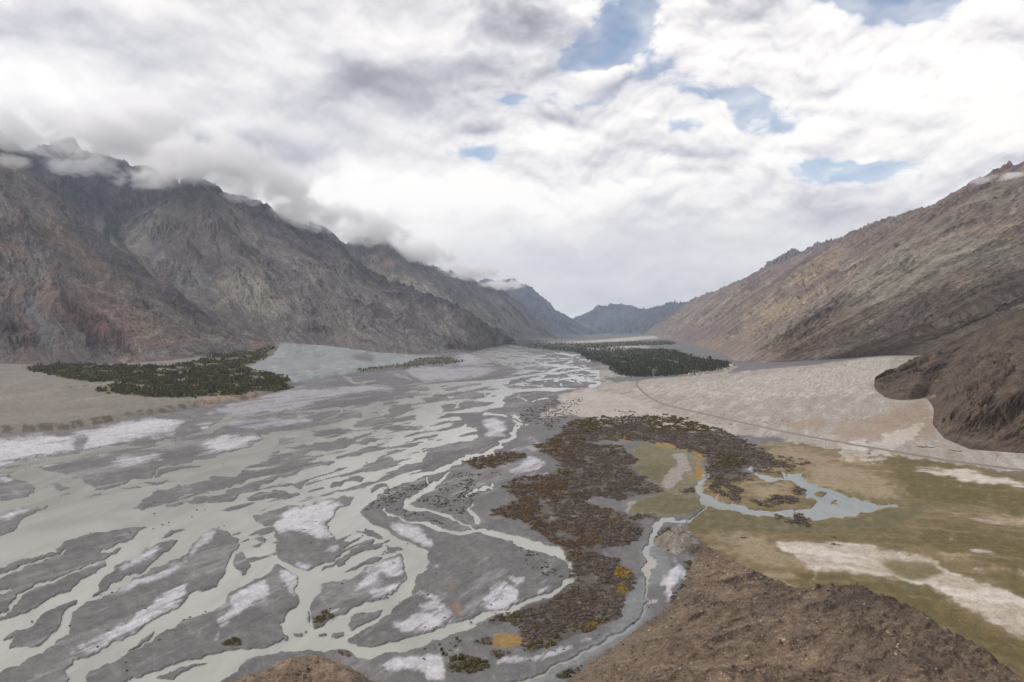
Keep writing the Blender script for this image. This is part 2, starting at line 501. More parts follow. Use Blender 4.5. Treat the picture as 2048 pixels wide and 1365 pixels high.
ISLES = parse("""
A -200,440 0,450 60,455 150,500 235,545 265,580 240,610 60,655 -200,680 / 350,515 420,515 570,555 500,590 440,580 / 470,625 600,590 590,605 480,630 /
-400,830 0,780 200,725 385,708 290,760 180,825 90,930 0,960 -400,1040 / 1080,732 1150,660 1230,620 1240,600 1450,555 1480,562 1560,580 1700,590 1690,610 1500,640 1420,670 1300,715 /
1470,578 1500,540 1600,520 C 0,460 130,445 300,415 600,380 850,345 900,350 850,385 620,410 560,430 400,460 200,495 100,530 -100,572 -250,590 /
A 1450,695 1560,665 1720,625 C 50,555 200,530 390,505 340,550 260,572 130,610 70,650 0,668 A 1700,680 1560,695 /
C 130,410 200,370 300,335 500,315 800,295 690,325 600,350 300,385 250,400 / 180,660 290,610 400,590 560,592 480,620 330,645 /
425,570 440,545 600,520 655,500 660,540 640,570 590,570 560,550 / 490,250 600,215 850,185 1000,165 1250,132 1200,150 1090,180 1040,210 950,230 700,255 /
1080,205 1180,165 1290,155 1380,140 1250,180 1150,200 / 715,140 760,100 820,80 1140,75 1000,105 960,130 800,145 / 1055,55 1100,15 1500,-10 1560,0 1460,25 1250,50 /
1225,95 1300,70 1670,38 1600,60 1400,85 / 1380,195 1560,155 1740,125 1720,150 1600,170 / 395,280 450,262 510,268 430,282 / 420,190 440,140 480,135 550,140 570,155 450,180 /
1255,345 1330,300 1380,345 1350,370 1370,385 1310,410 1270,390 / 1310,430 1360,420 1350,435 / 855,565 870,530 940,500 1000,505 1040,500 1060,460 1170,470 1130,510 1080,525 1000,522 940,555 /
1150,580 1230,545 1320,535 1310,565 1200,600 / 240,790 320,750 480,725 640,715 830,665 1000,610 1100,620 1050,670 980,730 900,830 850,900 890,980 980,1040 940,1070
D 910,50 830,140 760,190 710,215 600,160 480,130 400,80 390,30 C 390,1010 365,930 370,860 290,870 260,830 / 240,1000 225,960 280,950 310,1000 300,1020 /
1040,900 1140,935 1180,905 1310,980 1200,960 1120,945 / 1280,1040 1400,1045 1430,1080 1330,1075 /
D 770,310 900,290 1100,240 1250,150 1400,65 1450,110 1475,180 1465,270 1420,370 1330,440 1100,465 1060,500 950,580 890,610 720,670 680,610 670,480 700,430 760,370 /
990,655 1010,610 1100,550 1300,505 1280,560 1200,620 1040,700 / 630,560 665,540 660,610 640,620 / 800,215 880,130 960,60 900,150 840,200 / 920,215 1100,160 1280,90 1300,110 1200,165 /
440,150 560,230 590,290 580,400 530,500 480,590 455,660 490,760 440,800 350,820 200,850 B 1960,850 1700,910 1400,990 1050,1106 1000,1150 600,1200 690,1106 720,1050 900,960 1100,855
1300,735 1500,630 1700,540 1843,460 D 130,345 300,245 400,155 /
B 1740,-140 1840,-120 1940,-50 1940,0 1860,70 1830,150 1830,230 1770,320 1600,400 1520,430 1450,500 1200,640 1000,760 800,850 600,980 520,1050 530,1106 500,1250 -400,1300 -400,1150
80,990 300,880 450,770 560,740 590,660 620,550 660,480 800,430 1100,270 1180,225 1400,125 1540,25 1640,-90 /
690,440 830,290 950,180 1060,100 1250,-10 1400,-60 1450,-50 1380,10 1290,100 1230,160 1180,205 1000,280 800,380 / 1900,70 1960,40 2010,70 2040,150 1970,240 1950,180 1890,160 /
-400,260 0,175 250,95 430,50 A 420,1085 520,1000 700,950 900,905 1240,875 1150,920 1100,980 950,1040 830,1090 B 900,50 1025,5 1000,35 860,100 840,160 720,250 500,370 340,460
140,560 0,620 -400,800 / 0,770 150,690 250,600 460,500 600,440 590,480 480,620 380,750 250,820 60,860 120,760 / 1010,880 1150,760 1250,700 1180,780 1050,870 / 1250,1100 1500,1010 1720,965 1500,1050 1400,1106 /
D 550,740 600,710 620,740 560,760 / 870,780 880,740 960,710 970,745 900,780 / 770,735 810,725 825,745 780,755 / 615,690 655,690 640,715 / 470,790 490,745 510,750 500,790 /
A 1300,980 1400,930 1530,890 1480,930 / 670,640 800,610 870,605 800,625 / 960,575 1080,548 1180,552 1060,575 / 1150,525 1260,490 1400,505 1250,525 / 1240,465 1300,415 1500,365 1680,350 1580,380 1400,430 /
E 1765,380 1800,350 1870,345 1885,365 1830,385 / 1940,350 1990,330 2000,345 1960,355 / 1830,410 1870,402 1850,418 / 1795,445 1900,435 1930,410 2000,410 2035,430 1960,455 1850,455 /
1480,490 1520,470 1660,465 1620,490 1510,500 / 1535,570 1570,520 1700,508 1730,540 1620,570 / 1350,570 1380,550 1460,545 1450,570 1400,560 / 1265,670 1330,620 1780,578 1750,605 1500,665 /
1950,515 2000,490 2100,495 2048,535 1990,530 / 1500,690 1870,652 1800,670 1600,700 / 1640,405 1760,415 1740,435 1650,430 / 1730,610 1790,600 1810,620 1760,620 / 1180,520 1300,495 1390,480 1330,505 /
F 425,445 480,435 740,430 700,460 500,490 / 340,570 390,530 470,530 470,560 380,580 / 480,550 500,520 620,505 790,510 720,550 560,570 / 300,390 350,370 370,385 330,400 / 350,410 440,400 490,420 370,420 /
550,370 600,350 660,350 660,370 600,380 / 590,410 700,380 750,375 720,390 880,405 780,415 / 1000,335 1060,315 1250,310 1290,350 1320,340 1450,350 1400,385 1310,390 1180,370 1050,345 /
1340,310 1460,320 1480,360 1420,340 / 1310,290 1380,280 1540,285 1550,305 1420,305 / 1500,330 1600,330 1640,345 1580,365 1520,360 / 1050,465 1100,445 1190,440 1210,465 1100,495 /
840,500 900,460 1040,470 1070,505 960,525 / 880,350 960,345 1000,385 920,390 / 720,575 770,565 800,585 740,590 / 540,690 580,680 575,700 550,705 / 110,410 180,385 240,405 130,425
""")
SILT = parse("""
A -1300,170 0,165 200,150 430,130 600,160 590,260 330,310 130,350 0,400 -1300,450 / 480,135 700,85 1190,0 1550,0 1400,90 1280,110 1000,170 860,220 660,255 700,210 690,170 640,140 /
A 340,365 445,345 440,360 330,392 300,390 / 820,360 1000,310 1300,285 1400,270 1300,350 1100,360 700,450 1000,350 / 1540,230 1843,150 C 250,110 290,130 270,170 150,230 0,270 A 1600,300 1500,310 1750,230 /
A 0,460 60,462 140,505 100,525 0,520 -300,500 / -400,830 0,785 200,730 340,712 250,745 0,830 -400,900 / 1200,1106 1280,1040 1320,1030 1290,1080 1260,1106 / 1620,60 1740,20 1700,80 1640,105 / 1190,150 1440,110 1420,140 1250,165 /
C 380,860 480,770 600,720 830,680 960,670 980,700 920,800 880,840 750,860 860,890 860,960 760,1000 680,950 500,910 430,960 400,970 / 800,1100 830,1030 880,1020 860,1090 /
1280,830 1400,850 1600,890 1680,990 1700,1060 1600,1040 1450,960 1320,890 / D 430,185 560,240 590,290 580,370 550,395 480,330 410,250 /
B 1770,600 1860,530 D 30,490 200,320 310,290 390,410 330,440 290,430 230,500 100,580 0,640 B 1770,690 / D 1010,400 1100,320 1200,200 1350,110 1420,100 1460,180 1460,260 1350,280 1290,220 1240,240 1250,300 1150,350 /
1150,450 1200,400 1430,310 1460,280 1440,340 1340,430 / 1530,480 1600,460 1720,450 1810,480 1830,560 1880,660 1800,700 1420,725 1370,640 1480,600 1700,540 1600,520 / 1560,390 1600,330 1640,370 1780,450 1700,440 /
560,130 620,115 740,175 700,205 600,150 / 860,550 1000,520 980,545 880,580 / B 790,470 900,380 1100,290 1300,220 1500,100 1640,-80 1740,-130 1760,-60 1650,0 1550,100 1300,280 1000,370 /
950,240 1060,110 1250,10 1320,0 1220,90 1100,160 1020,230 / 580,950 650,830 850,720 1050,640 1100,530 1400,370 1560,290 1540,370 1500,440 1200,625 1000,740 750,870 / 820,80 900,35 880,70 840,95 /
H 480,450 520,390 650,360 760,420 750,490 680,570 540,610 500,580 / 660,320 720,290 820,320 770,380 / 900,490 960,390 1040,380 1050,410 980,460 / 530,1060 620,1000 900,960 1100,920 1250,890 1200,930 1000,990 700,1050 /
1930,360 1980,280 2048,230 2150,200 2100,330 2048,400 2030,500 1930,600 1960,520 1970,400 / 0,1010 180,1020 180,1167 0,1167 / 2000,165 2060,160 2080,185 2010,190 / 1840,490 1880,490 1900,520 1850,520 /
D 1260,1000 1500,930 1750,900 1800,960 1820,1080 1600,1106 1650,1000 1400,1050 / H 230,980 330,830 340,850 280,960 / 80,230 130,220 150,260 100,265 / 1300,840 1380,800 1390,820 1320,860 /
G 550,590 650,540 850,440 900,430 1000,500 900,520 700,590 600,605 / 640,665 800,610 1000,585 960,615 780,650 / 470,400 700,370 740,330 870,380 850,330 780,350 560,380 / 300,60 450,40 560,120 520,220 400,250 350,230 /
F 700,640 850,710 870,737 700,737 / G 740,240 880,260 900,285 800,285 / 880,60 1000,90 990,130 920,120 / P 1180,800 1250,790 1320,830 1250,832 1200,850 1160,830 1190,815
""")
SILT2 = parse("""
E 0,560 200,510 480,430 730,370 1300,340 1400,330 1600,360 1650,390 1400,390 1180,410 1000,460 880,500 750,540 400,570 250,590 200,560 130,580 50,580 /
1250,240 1600,230 1720,190 2048,170 F 400,210 770,230 500,240 400,290 600,330 400,335 200,320 0,250 / E 200,640 600,610 1000,600 900,640 500,690 200,690 /
F 420,140 600,130 760,170 850,190 560,210 / 100,225 300,240 700,240 900,265 600,300 200,345 100,300
""")
WETMUD = parse("H 1790,330 1740,400 1640,500 1610,690 1500,790 1300,930 1050,1050 700,1230 1150,1230 1300,1020 1500,930 1690,850 1750,740 1850,640 1840,450 1830,330 / P 1285,1090 1330,1090 1340,1160 1300,1180")
OCHRE = parse("H 160,365 200,380 240,440 215,470 190,400 / 200,540 260,520 300,600 270,660 230,620")
# vegetated ground and the meadow
MEADOW = parse("K 180,590 270,515 230,450 300,380 430,400 640,290 500,215 740,205 1000,250 1400,300 1807,360 2600,440 2600,1365 1807,1500 1250,1150 1080,1060 740,1020 460,930 360,850 250,760 195,680")
TAN = parse("K 505,215 600,210 720,215 900,300 1050,350 1240,430 1230,480 1180,490 1050,470 970,460 850,420 740,370 800,320 640,290 / 430,410 560,390 640,400 700,440 720,460 620,480 500,480 / 700,505 760,480 800,495 790,525 720,530 / 890,580 930,580 940,600 910,605 / 240,630 400,650 560,680 640,740 740,820 640,830 480,770 400,740 300,690")
OLIVE = parse("K 730,205 1000,250 1400,300 1540,330 1700,420 1807,440 2400,500 2400,700 1807,560 1400,490 1240,490 1230,430 1180,370 1150,330 900,260 / 1120,790 1250,785 1370,800 1430,830 1420,850 1330,870 1260,880 1180,840 / 1330,910 1360,905 1420,940 1380,950 / 480,790 600,850 740,830 900,860 1150,880 1330,915 1450,985 1600,1080 1807,1175 2400,1400 2400,1500 1807,1300 1300,1060 1150,960 800,920 / 1300,620 1500,650 1807,720 2400,800 2400,900 1807,860 1500,760 1300,700 / 1600,830 1807,880 2300,1000 2300,1060 1807,950 1700,900")
GREEN = parse("K 180,590 270,520 420,545 600,570 780,600 980,590 940,630 700,650 400,640 250,620 / 1040,560 1250,500 1400,520 1300,560 1200,620 1000,640 900,610 / 1180,880 1290,895 1330,930 1280,940 1210,910 / 1390,1030 1440,1045 1420,1055 / 880,700 940,705 930,715 890,712 / 570,780 650,790 620,800 / 440,672 480,672 470,685 / J 860,360 1000,340 1060,370 1000,400 980,440 930,430 850,385 / 870,520 1000,490 1140,500 1190,545 1100,600 1000,595 900,570")
SALT = parse("K 580,680 800,690 1040,710 1130,740 1230,735 1370,770 1440,820 1500,850 1650,910 1807,970 2400,1130 2400,1370 1807,1150 1600,1060 1500,1010 1450,960 1330,900 1150,865 1000,855 850,855 750,810 650,750 / 1240,320 1350,320 1600,350 1807,400 2300,450 2300,480 1807,430 1600,410 1300,350 / 1460,560 1700,560 1807,570 2300,620 2300,660 1807,620 1600,600 / 1500,710 1600,720 1807,790 2300,850 2300,880 1807,810 1600,770 / 1560,800 1700,850 1650,860 1580,840")
GOLD = parse("J 720,222 770,208 780,235 730,240 / 805,215 870,215 880,240 810,245 / 920,240 1000,250 1150,290 1220,335 1180,335 1100,290 980,275 / 1130,350 1180,360 1190,430 1140,430 / 200,1160 260,1145 330,1180 340,1210 260,1225 200,1220 / F 1710,180 1760,172 1940,170 1900,190 1730,200 / P 1340,740 1400,735 1410,748 1350,752")
DRYCH = parse("J 1050,310 1110,310 1120,350 1080,410 1060,460 1010,470 980,450 1000,400 1060,370 / 1190,380 1240,370 1210,420 1180,480 1150,470 / 840,520 880,515 850,560 820,590 810,580 830,555")
# shrubland
THICKET = parse("""
J 395,265 520,200 560,150 700,130 870,130 920,120 1050,130 1200,170 1330,215 1420,260 1500,310 1610,330 1720,355 1650,350 1560,340 1530,385 1440,400 1400,370 1360,360 1370,390 1430,420
1380,430 1200,430 1190,390 1220,340 1150,300 1000,250 880,240 720,240 620,250 700,262 800,270 860,330 850,380 920,430 1000,465 960,490 860,495 800,520 700,500 620,525 720,560 810,580 850,620
900,630 880,700 800,740 690,740 700,770 790,810 850,850 870,900 820,970 800,1080 700,1110 600,1150 480,1210 350,1240 330,1190 350,1130 280,1100 160,1110 250,1060 400,1020 500,980 560,920
580,850 560,800 500,730 400,660 330,620 190,590 200,570 260,540 320,530 300,500 240,460 280,430 400,400 500,390 520,360 470,310 430,280 /
60,345 100,325 250,295 360,305 350,330 240,355 130,370 / 1190,460 1230,430 1330,440 1360,490 1350,540 1300,520 1230,490 / 1400,520 1500,510 1620,505 1640,520 1540,545 1440,550 /
1500,590 1600,580 1690,620 1680,640 1600,630 1540,610 / 1590,470 1640,450 1680,480 1640,495 / 1230,540 1320,560 1300,570 1230,555 / 1540,365 1610,360 1600,385 1550,390 /
100,1190 200,1170 190,1210 / 0,1290 60,1250 150,1280 170,1310 90,1340 0,1330 / 180,1230 240,1230 280,1250 200,1270 / 1100,800 1130,830 1140,880 1100,940 1080,990 1060,1060 1000,1090 980,1070 1040,1030 1070,960 1110,900 /
850,1200 880,1150 960,1130 950,1170 870,1210 / 480,1365 520,1330 600,1300 580,1340 / 975,650 1060,645 1030,680 990,700 970,690 / 1080,470 1140,460 1140,485 1090,485 / 840,600 960,590 980,610 880,620 /
D 600,850 700,810 900,805 970,840 960,860 800,855 660,880 / 940,880 1000,890 1050,940 950,930 / 700,640 740,600 800,565 860,570 870,600 800,640 720,680 / -20,780 60,770 150,770 140,810 60,845 -30,830
""")
SPARSE = parse("J 320,110 380,95 560,75 600,110 480,150 560,170 520,200 430,170 350,160 / 650,0 740,30 700,20 / 760,95 860,100 900,130 800,120 / 190,390 250,385 250,410 200,410 / C 1200,640 1300,580 1480,530 1650,500 1680,560 1500,660 1400,690 1200,760 1120,780 / 1850,470 2048,420 2048,780 1850,760 1560,700 1560,650 1760,570 / 1380,740 1480,720 1560,780 1720,820 1800,870 1560,830 1420,800 / F 930,610 1050,550 1300,500 1560,480 1300,600 1150,690 1050,690 / H 700,50 1080,200 1120,350 960,300 800,200 / D 1550,830 1650,830 1900,760 1950,830 1800,930 1620,900 / D 1560,960 1650,940 1780,1000 1640,1040")
GROVE_L = parse("P 50,733 130,728 300,733 400,738 480,735 560,752 582,765 575,780 480,790 400,795 330,798 190,785 200,775 280,765 170,765 60,742 / 335,735 400,722 440,703 500,697 555,693 540,712 500,730 440,740")
GROVE_R = parse("P 1000,687 1100,687 1250,684 1345,682 1350,690 1180,696 1290,698 1345,700 1385,715 1440,722 1466,728 1460,738 1420,745 1350,752 1270,755 1230,748 1225,735 1180,720 1150,705 1060,697 / 1000,676 1060,680 1100,683 1040,690 / 1095,672 1180,674 1150,677 1100,678")
GROVE_S = parse("P 840,717 900,716 935,722 880,730 780,738 720,744 700,741 800,730")

print("survey rasters")
m_water = np.maximum(fill(WATER) * (1 - fill(ISLES)), fill(CHAN))
m_pond = fill(POND) * (1 - fill(POND_ISL))
m_water = np.maximum.reduce([m_water, m_pond, fill(STREAM)])

# ------------------------------------------------------------------ the ground sheet
NU, NV = 1760, 640
uu = np.linspace(X0 + 2, X1 - 2, NU)
vv = np.concatenate([np.linspace(V1 - 2, 664.3, NV)])
PX, VV = np.meshgrid(uu, vv)
GY = y_of_chart(VV)
GX = (PX - CX) / F * GY
# natural wobble of every surveyed edge, in world metres then scaled by distance
NB = GX / GY * 600.0          # bearing and log-distance: detail keeps its apparent grain along the valley
NL = np.log(GY / 600.0) * 600.0
w1 = fbm(NB / 14, NL / 22, 4, 3) * 3.2
w2 = fbm(NB / 14 + 40, NL / 22, 4, 9) * 2.2
w3 = fbm(NB / 34, NL / 70, 4, 13, 0.6)
w4 = fbm(NB / 34 + 50, NL / 70, 4, 19, 0.6)
vs_ = np.clip((VV - 680) / 260, 0.08, 1)
PXW = PX + (w1 + 26 * w3) * (0.35 + 0.65 * vs_)
VVW = VV + (w2 + 13 * w4) * vs_


FC = GX * 0.907 - GY * 0.42
FS = GX * 0.42 + GY * 0.907


def anoise(fn, S, stretch, octs, seed, *a):
    """noise drawn out along the current, its grain growing with distance"""
    lv = np.log2(np.maximum(GY, 260) / 500.0)
    l0 = np.floor(lv)
    t = sstep(lv - l0, 0, 1)
    out = 0
    for k, wt in ((0, 1 - t), (1, t)):
        q = S * 2.0 ** (l0 + k)
        o = (l0 + k) * 37.7
        out = out + wt * fn(FC / q + o, FS / (q * stretch) + o, octs, seed, *a)
    return out


def g(m):
    return sample(m, PXW, VVW)


def soft(polys, s, lift=False):
    return g(fill(polys, soft=s, lift=lift))


wat = g(m_water)
# fine braids where the plain is flat and wet
plain = g(fill(parse("P -340,890 0,868 400,815 580,775 720,748 935,708 980,694 1060,692 1150,700 1230,735 1270,760 1180,775 1150,790 1060,800 1020,860 1080,900 1000,960 980,1010 1130,1080 1150,1160 1120,1210 900,1290 760,1450 -340,1450"), soft=3))
br = ridged(NB * 60 ** -1 + 0.6 * w1, NL / 150, 3, 21, 0.5)
far = sstep(VV, 800, 730)
thin_w = sstep(br, 0.94, 0.98) * plain * 0.6 * sstep(fbm(NB / 200, NL / 500, 2, 5), 0.0, 0.25)
fb = g(fill(parse("F 560,100 740,58 840,56 1300,98 1520,108 1450,150 1700,192 1500,222 1920,285 1730,360 1560,396 1000,420 640,345 900,290 980,250 830,200 700,150"), soft=3))
br2 = ridged(NB / 85 + 0.9 * w3, NL / 170 + 0.8 * w4, 3, 23, 0.5)
br3 = ridged(NB / 40 + 0.9 * w4, NL / 90, 3, 27, 0.5)
thin_w = np.maximum(thin_w, np.maximum(sstep(br2, 0.57, 0.66), sstep(br3, 0.66, 0.76)) * fb)
wat = np.maximum(wat, thin_w)
bz = g(fill(parse("P 260,1010 520,935 560,880 700,840 800,770 1000,770 980,860 900,925 780,960 640,1000 480,1030 / 430,880 640,845 700,800 560,800 420,860 / 0,900 150,880 420,850 420,900 200,930 0,960 / 640,1080 760,1060 800,1110 700,1150 640,1120 / 460,1060 560,1040 560,1120 480,1130"), soft=12))
bar = anoise(fbm, 15, 3.6, 4, 401)
wat = np.minimum(wat, 1 - bz * sstep(bar, 0.10, 0.18))
brd = anoise(ridged, 24, 4.0, 3, 411)
cz = g(fill(parse("P 0,1000 0,880 420,820 640,770 800,745 940,710 1000,760 700,850 560,900 300,960 / 940,880 1040,850 1060,900 1100,930 1020,1000 960,960 930,930 / 0,1110 420,1090 480,1150 400,1300 0,1365"), soft=12))
wat = np.maximum(wat, cz * sstep(brd, 0.90, 0.955) * 0.9)
shoal = sstep(fbm(NB / 22, NL / 55, 4, 31), 0.42, 0.55) * plain
land = 1 - wat
relief = np.clip((land - 0.5) * 3.2, -1.1, 1)
zb = relief * 0.75 + np.where(relief > 0, relief, 0) * (0.18 * fbm(GX / 30, GY / 60, 3, 8) + 0.10)
GZ = ground_z(GX, GY) + np.where(relief > 0, np.maximum(zb, 0.02 * relief), zb)
# rough, gullied fans
fanm = sstep(extra_z(GX, GY), 3, 12)
GZ += fanm * (1.6 * fbm(GX / 55, GY / 80, 4, 41) + 0.5 * ridged(GX / 22, GY / 40, 3, 44))

print("ground colour")
C = np.zeros(GX.shape + (3,))


def lay(col, m, k=1.0):
    global C
    m = np.clip(m * k, 0, 1)[..., None]
    C = C * (1 - m) + lin(col) * m


def tone(a, scale):
    global C
    C = C * (1 + a * scale)[..., None]


nA = fbm(NB / 25, NL / 70, 5, 51)
nB = fbm(NB / 8, NL / 18, 4, 52)
nC = fbm(GX / 90, GY / 240, 5, 53)
nD = fbm(GX / 9, GY / 14, 4, 54)
flow = fbm((NB + 0.40 * NL) / 18 + 0.9 * nA, (NL - 0.40 * NB) / 80 + 0.5 * nA, 5, 55)
edge = lambda m, amt=0.5: sstep(m + (nB * 0.55 + nA * 0.6) * amt * np.clip(m * 4, 0, 1), 0.30, 0.68)
C[:] = lin((107, 106, 106))
lay((99, 98, 100), sstep(flow, 0.05, 0.5) * 0.6)
lay((127, 124, 124), sstep(-flow, 0.05, 0.55) * 0.65)
lay((142, 140, 143), sstep(nA + 0.3 * flow, 0.15, 0.6) * 0.35 * sstep(VV, 1150, 800))
lay((106, 104, 108), sstep(VV, 880, 760) * 0.5)
lay((92, 91, 93), sstep(ridged(NB / 34 + 0.7 * nA, NL / 90 + 0.5 * nA, 3, 57), 0.86, 0.97) * 0.35)
s2 = soft(SILT2, 6.0) + 0.30 * nA + 0.22 * flow + 0.16 * nB
lay((158, 156, 163), sstep(s2, 0.30, 0.72) * 0.85)
m1 = 0.6 * soft(SILT, 3.5) + 0.4 * soft(SILT, 14.0)
f1 = anoise(fbm, 7, 7.0, 5, 441, 0.62)
f2 = anoise(fbm, 11, 6.0, 5, 431, 0.62)
f3 = anoise(fbm, 42, 3.0, 4, 451)
f4 = anoise(fbm, 2.6, 3.0, 4, 461, 0.6)
lay((136, 133, 133), sstep(f3 + 0.4 * f2, 0.05, 0.45) * 0.75 * plain)
lay((94, 92, 94), sstep(-f3 - 0.4 * f2, 0.08, 0.45) * 0.65 * plain)
s1 = m1 + np.clip(m1 * 4, 0, 1) * (0.18 * nA + 0.12 * nB + 0.55 * f1 + 0.45 * f2 + 0.3 * f3 + 0.3 * f4)
lay((138, 136, 138), sstep(s1, 0.22, 0.46) * 0.8)
lay((166, 164, 168), sstep(s1, 0.42, 0.62) * 0.85)
lay((190, 188, 193), sstep(s1, 0.62, 0.88) * 0.85)
tr = anoise(ridged, 11, 4.5, 4, 421) * plain
lay((146, 144, 139), sstep(tr, 0.86, 0.97) * 0.45)
lay((146, 144, 148), sstep(f2 + 0.5 * f1, 0.14, 0.5) * 0.6 * plain)
lay((172, 170, 177), sstep(f2 + 0.5 * f1 + 0.3 * f3, 0.36, 0.7) * 0.5 * plain)
lay((90, 89, 91), sstep(-f2 - 0.4 * f1, 0.14, 0.5) * 0.6 * plain)
lay((124, 127, 128), soft(WETMUD, 3.0) * 0.9)
lay((150, 112, 72), edge(soft(OCHRE, 2.0), 1.2) * 0.55)
# dark damp rim and cut bank along the water
rim = np.clip(1 - np.abs(land - 0.68) / 0.28, 0, 1)
lay((92, 91, 92), rim * 0.75 * sstep(nA, -0.45, 0.25))
lay((130, 129, 124), np.clip(sample(blur(m_water, 6), PXW, VVW) * 1.6 - 0.25, 0, 1) * sstep(f1 + 0.6 * f4, 0.0, 0.4) * 0.6 * plain)
lay((152, 150, 142), sstep(wat, 0.5, 0.62))      # bed
# shrub country soil
veg = soft(THICKET, 4.0)
clr = sstep(soft(parse("J 860,255 920,240 1000,250 1100,290 1200,335 1190,390 1180,480 1190,540 1100,600 1000,600 900,625 850,560 880,510 1000,470 960,440 850,385"), 7.0) + 0.4 * nA + 0.3 * nB, 0.3, 0.75)
lay((122, 114, 92), clr * 0.9)
lay((104, 100, 66), clr * sstep(nA + 0.6 * nB, -0.1, 0.35) * 0.8)
lay((146, 132, 104), clr * sstep(-nA + 0.5 * nB, 0.15, 0.5) * 0.7)
lay((90, 84, 78), sstep(veg + 0.25 * nB + 0.2 * nA, 0.35, 0.75) * 0.9)
lay((140, 132, 124), sstep(nB + 0.5 * nA, 0.28, 0.5) * veg * 0.4)
# meadow
me = edge(soft(MEADOW, 6), 0.5) * sstep(land, 0.35, 0.6)
ma, mb = GX * 0.86 - GY * 0.5 + 40 * nA, GY * 0.86 + GX * 0.5 + 20 * nA
st = fbm(ma / 150, mb / 60, 5, 61)
st2 = fbm(ma / 45, mb / 14, 5, 62)
st3 = fbm(ma / 20, mb / 4.5, 4, 63, 0.6)
lay((120, 105, 77), me)
lay((101, 91, 59), me * sstep(st + 0.4 * st2, -0.15, 0.35))
lay((170, 152, 124), me * sstep(-st - 0.3 * st2, 0.12, 0.5) * 0.8)
ol = sstep(soft(OLIVE, 9.0) + 0.45 * st + 0.25 * st2 + 0.2 * nA, 0.28, 0.85)
lay((93, 84, 50), ol * me * 0.85)
lay((112, 96, 58), ol * me * sstep(st2 + 0.5 * nB, 0.0, 0.5) * 0.7)
ta = sstep(soft(TAN, 14.0) + 0.4 * nB + 0.35 * st2 + 0.2 * nA, 0.22, 0.85)
lay((106, 94, 62), me * sstep(st3 + 0.5 * st2, 0.12, 0.45) * 0.5)
lay((138, 124, 96), me * sstep(-st3 - 0.5 * st2, 0.15, 0.5) * 0.5)
lay((150, 136, 112), ta * 0.9)
lay((132, 114, 88), ta * sstep(nA + 0.5 * nB, 0.0, 0.5) * 0.7)
gm = sstep(soft(GREEN, 4.5) + 0.35 * nB + 0.3 * st2, 0.28, 0.75)
lay((96, 92, 66), gm * 0.8)
lay((112, 102, 76), gm * sstep(nB + 0.5 * nA, 0.0, 0.4) * 0.8)
sa = sstep(0.5 * soft(SALT, 5.0) + 0.5 * soft(SALT, 18.0) + 0.40 * st2 + 0.45 * st + 0.15 * nB, 0.36, 0.80)
lay((176, 165, 150), sa * 0.85)
lay((198, 190, 180), sstep(soft(SALT, 4.0), 0.4, 0.9) * sa * sstep(st + 0.5 * st2, -0.2, 0.35) * 0.9)
lay((102, 91, 56), soft(parse("K 1120,790 1250,785 1370,800 1430,830 1420,850 1330,870 1260,880 1180,840 / 1330,910 1360,905 1420,940 1380,950"), 3) * 0.85)
lay((146, 118, 62), sstep(soft(GOLD, 3.0, True) + 0.3 * nB, 0.3, 0.75) * 0.85)
lay((152, 147, 141), sstep(soft(DRYCH, 3.0) + 0.5 * nB + 0.3 * nA, 0.3, 0.7) * 0.8)
# right-hand fan
ff = soft(parse("P 1150,782 1200,770 1300,760 1480,745 1640,730 1780,708 2400,600 2400,985 2048,945 1800,918 1600,890 1500,872 1400,852 1320,836 1250,850 1200,850 1150,830 1120,800"), 2.5, True)
fst = fbm((GX - GY * 0.55) / 30, (GY + GX * 0.55) / 190, 5, 71)
fst2 = fbm((GX - GY * 0.55) / 9, (GY + GX * 0.55) / 60, 4, 72)
fe = edge(ff, 0.35)
lay((156, 149, 140), fe)
lay((173, 168, 161), fe * sstep(fst + 0.3 * fst2, 0.0, 0.4) * 0.9)
lay((147, 132, 117), fe * sstep(-fst - 0.4 * fst2, 0.12, 0.5) * 0.7)
lay((132, 122, 112), fe * sstep(ridged((GX - GY * 0.55) / 60, (GY + GX * 0.55) / 420, 3, 73), 0.80, 0.95) * 0.55)
fch = ridged((GX - GY * 0.55) / 34 + 0.5 * fst, (GY + GX * 0.55) / 300, 4, 74)
lay((118, 108, 100), fe * sstep(fch, 0.70, 0.88) * 0.55)
lay((192, 184, 174), fe * sstep(ridged((GX - GY * 0.55) / 18 + 0.5 * fst, (GY + GX * 0.55) / 200, 3, 76), 0.78, 0.92) * 0.5)
lay((112, 100, 92), fe * sstep(fbm(GX / 7, GY / 12, 3, 78), 0.34, 0.5) * 0.5)
lay((150, 131, 112), edge(soft(parse("P 1700,850 1850,800 1870,830 1880,880 1760,880 1640,872 / 1540,850 1640,835 1700,845 1600,862 / 1400,800 1560,790 1480,800"), 6.0, True), 0.6) * 0.7)
lay((196, 190, 182), edge(soft(bands("P 1865,835,8 1840,860,14 1800,885,22 1740,905,34 1680,900,24"), 7, True), 1.6) * 0.5)
lay((192, 187, 178), edge(soft(parse("P 1780,708 1780,735 1745,760 1750,790 1500,800 1300,790 1250,775 1480,760 1640,738"), 4, True), 0.9) * sstep(fst2, -0.2, 0.3) * 0.6)
ps = sstep(soft(parse("P 1120,790 1180,782 1240,792 1330,832 1420,850 1500,872 1420,866 1300,852 1230,842 1150,830 1060,838 1120,812"), 5.0) + 0.5 * nB + 0.4 * nA, 0.25, 0.7)
lay((172, 165, 158), ps * 0.85)
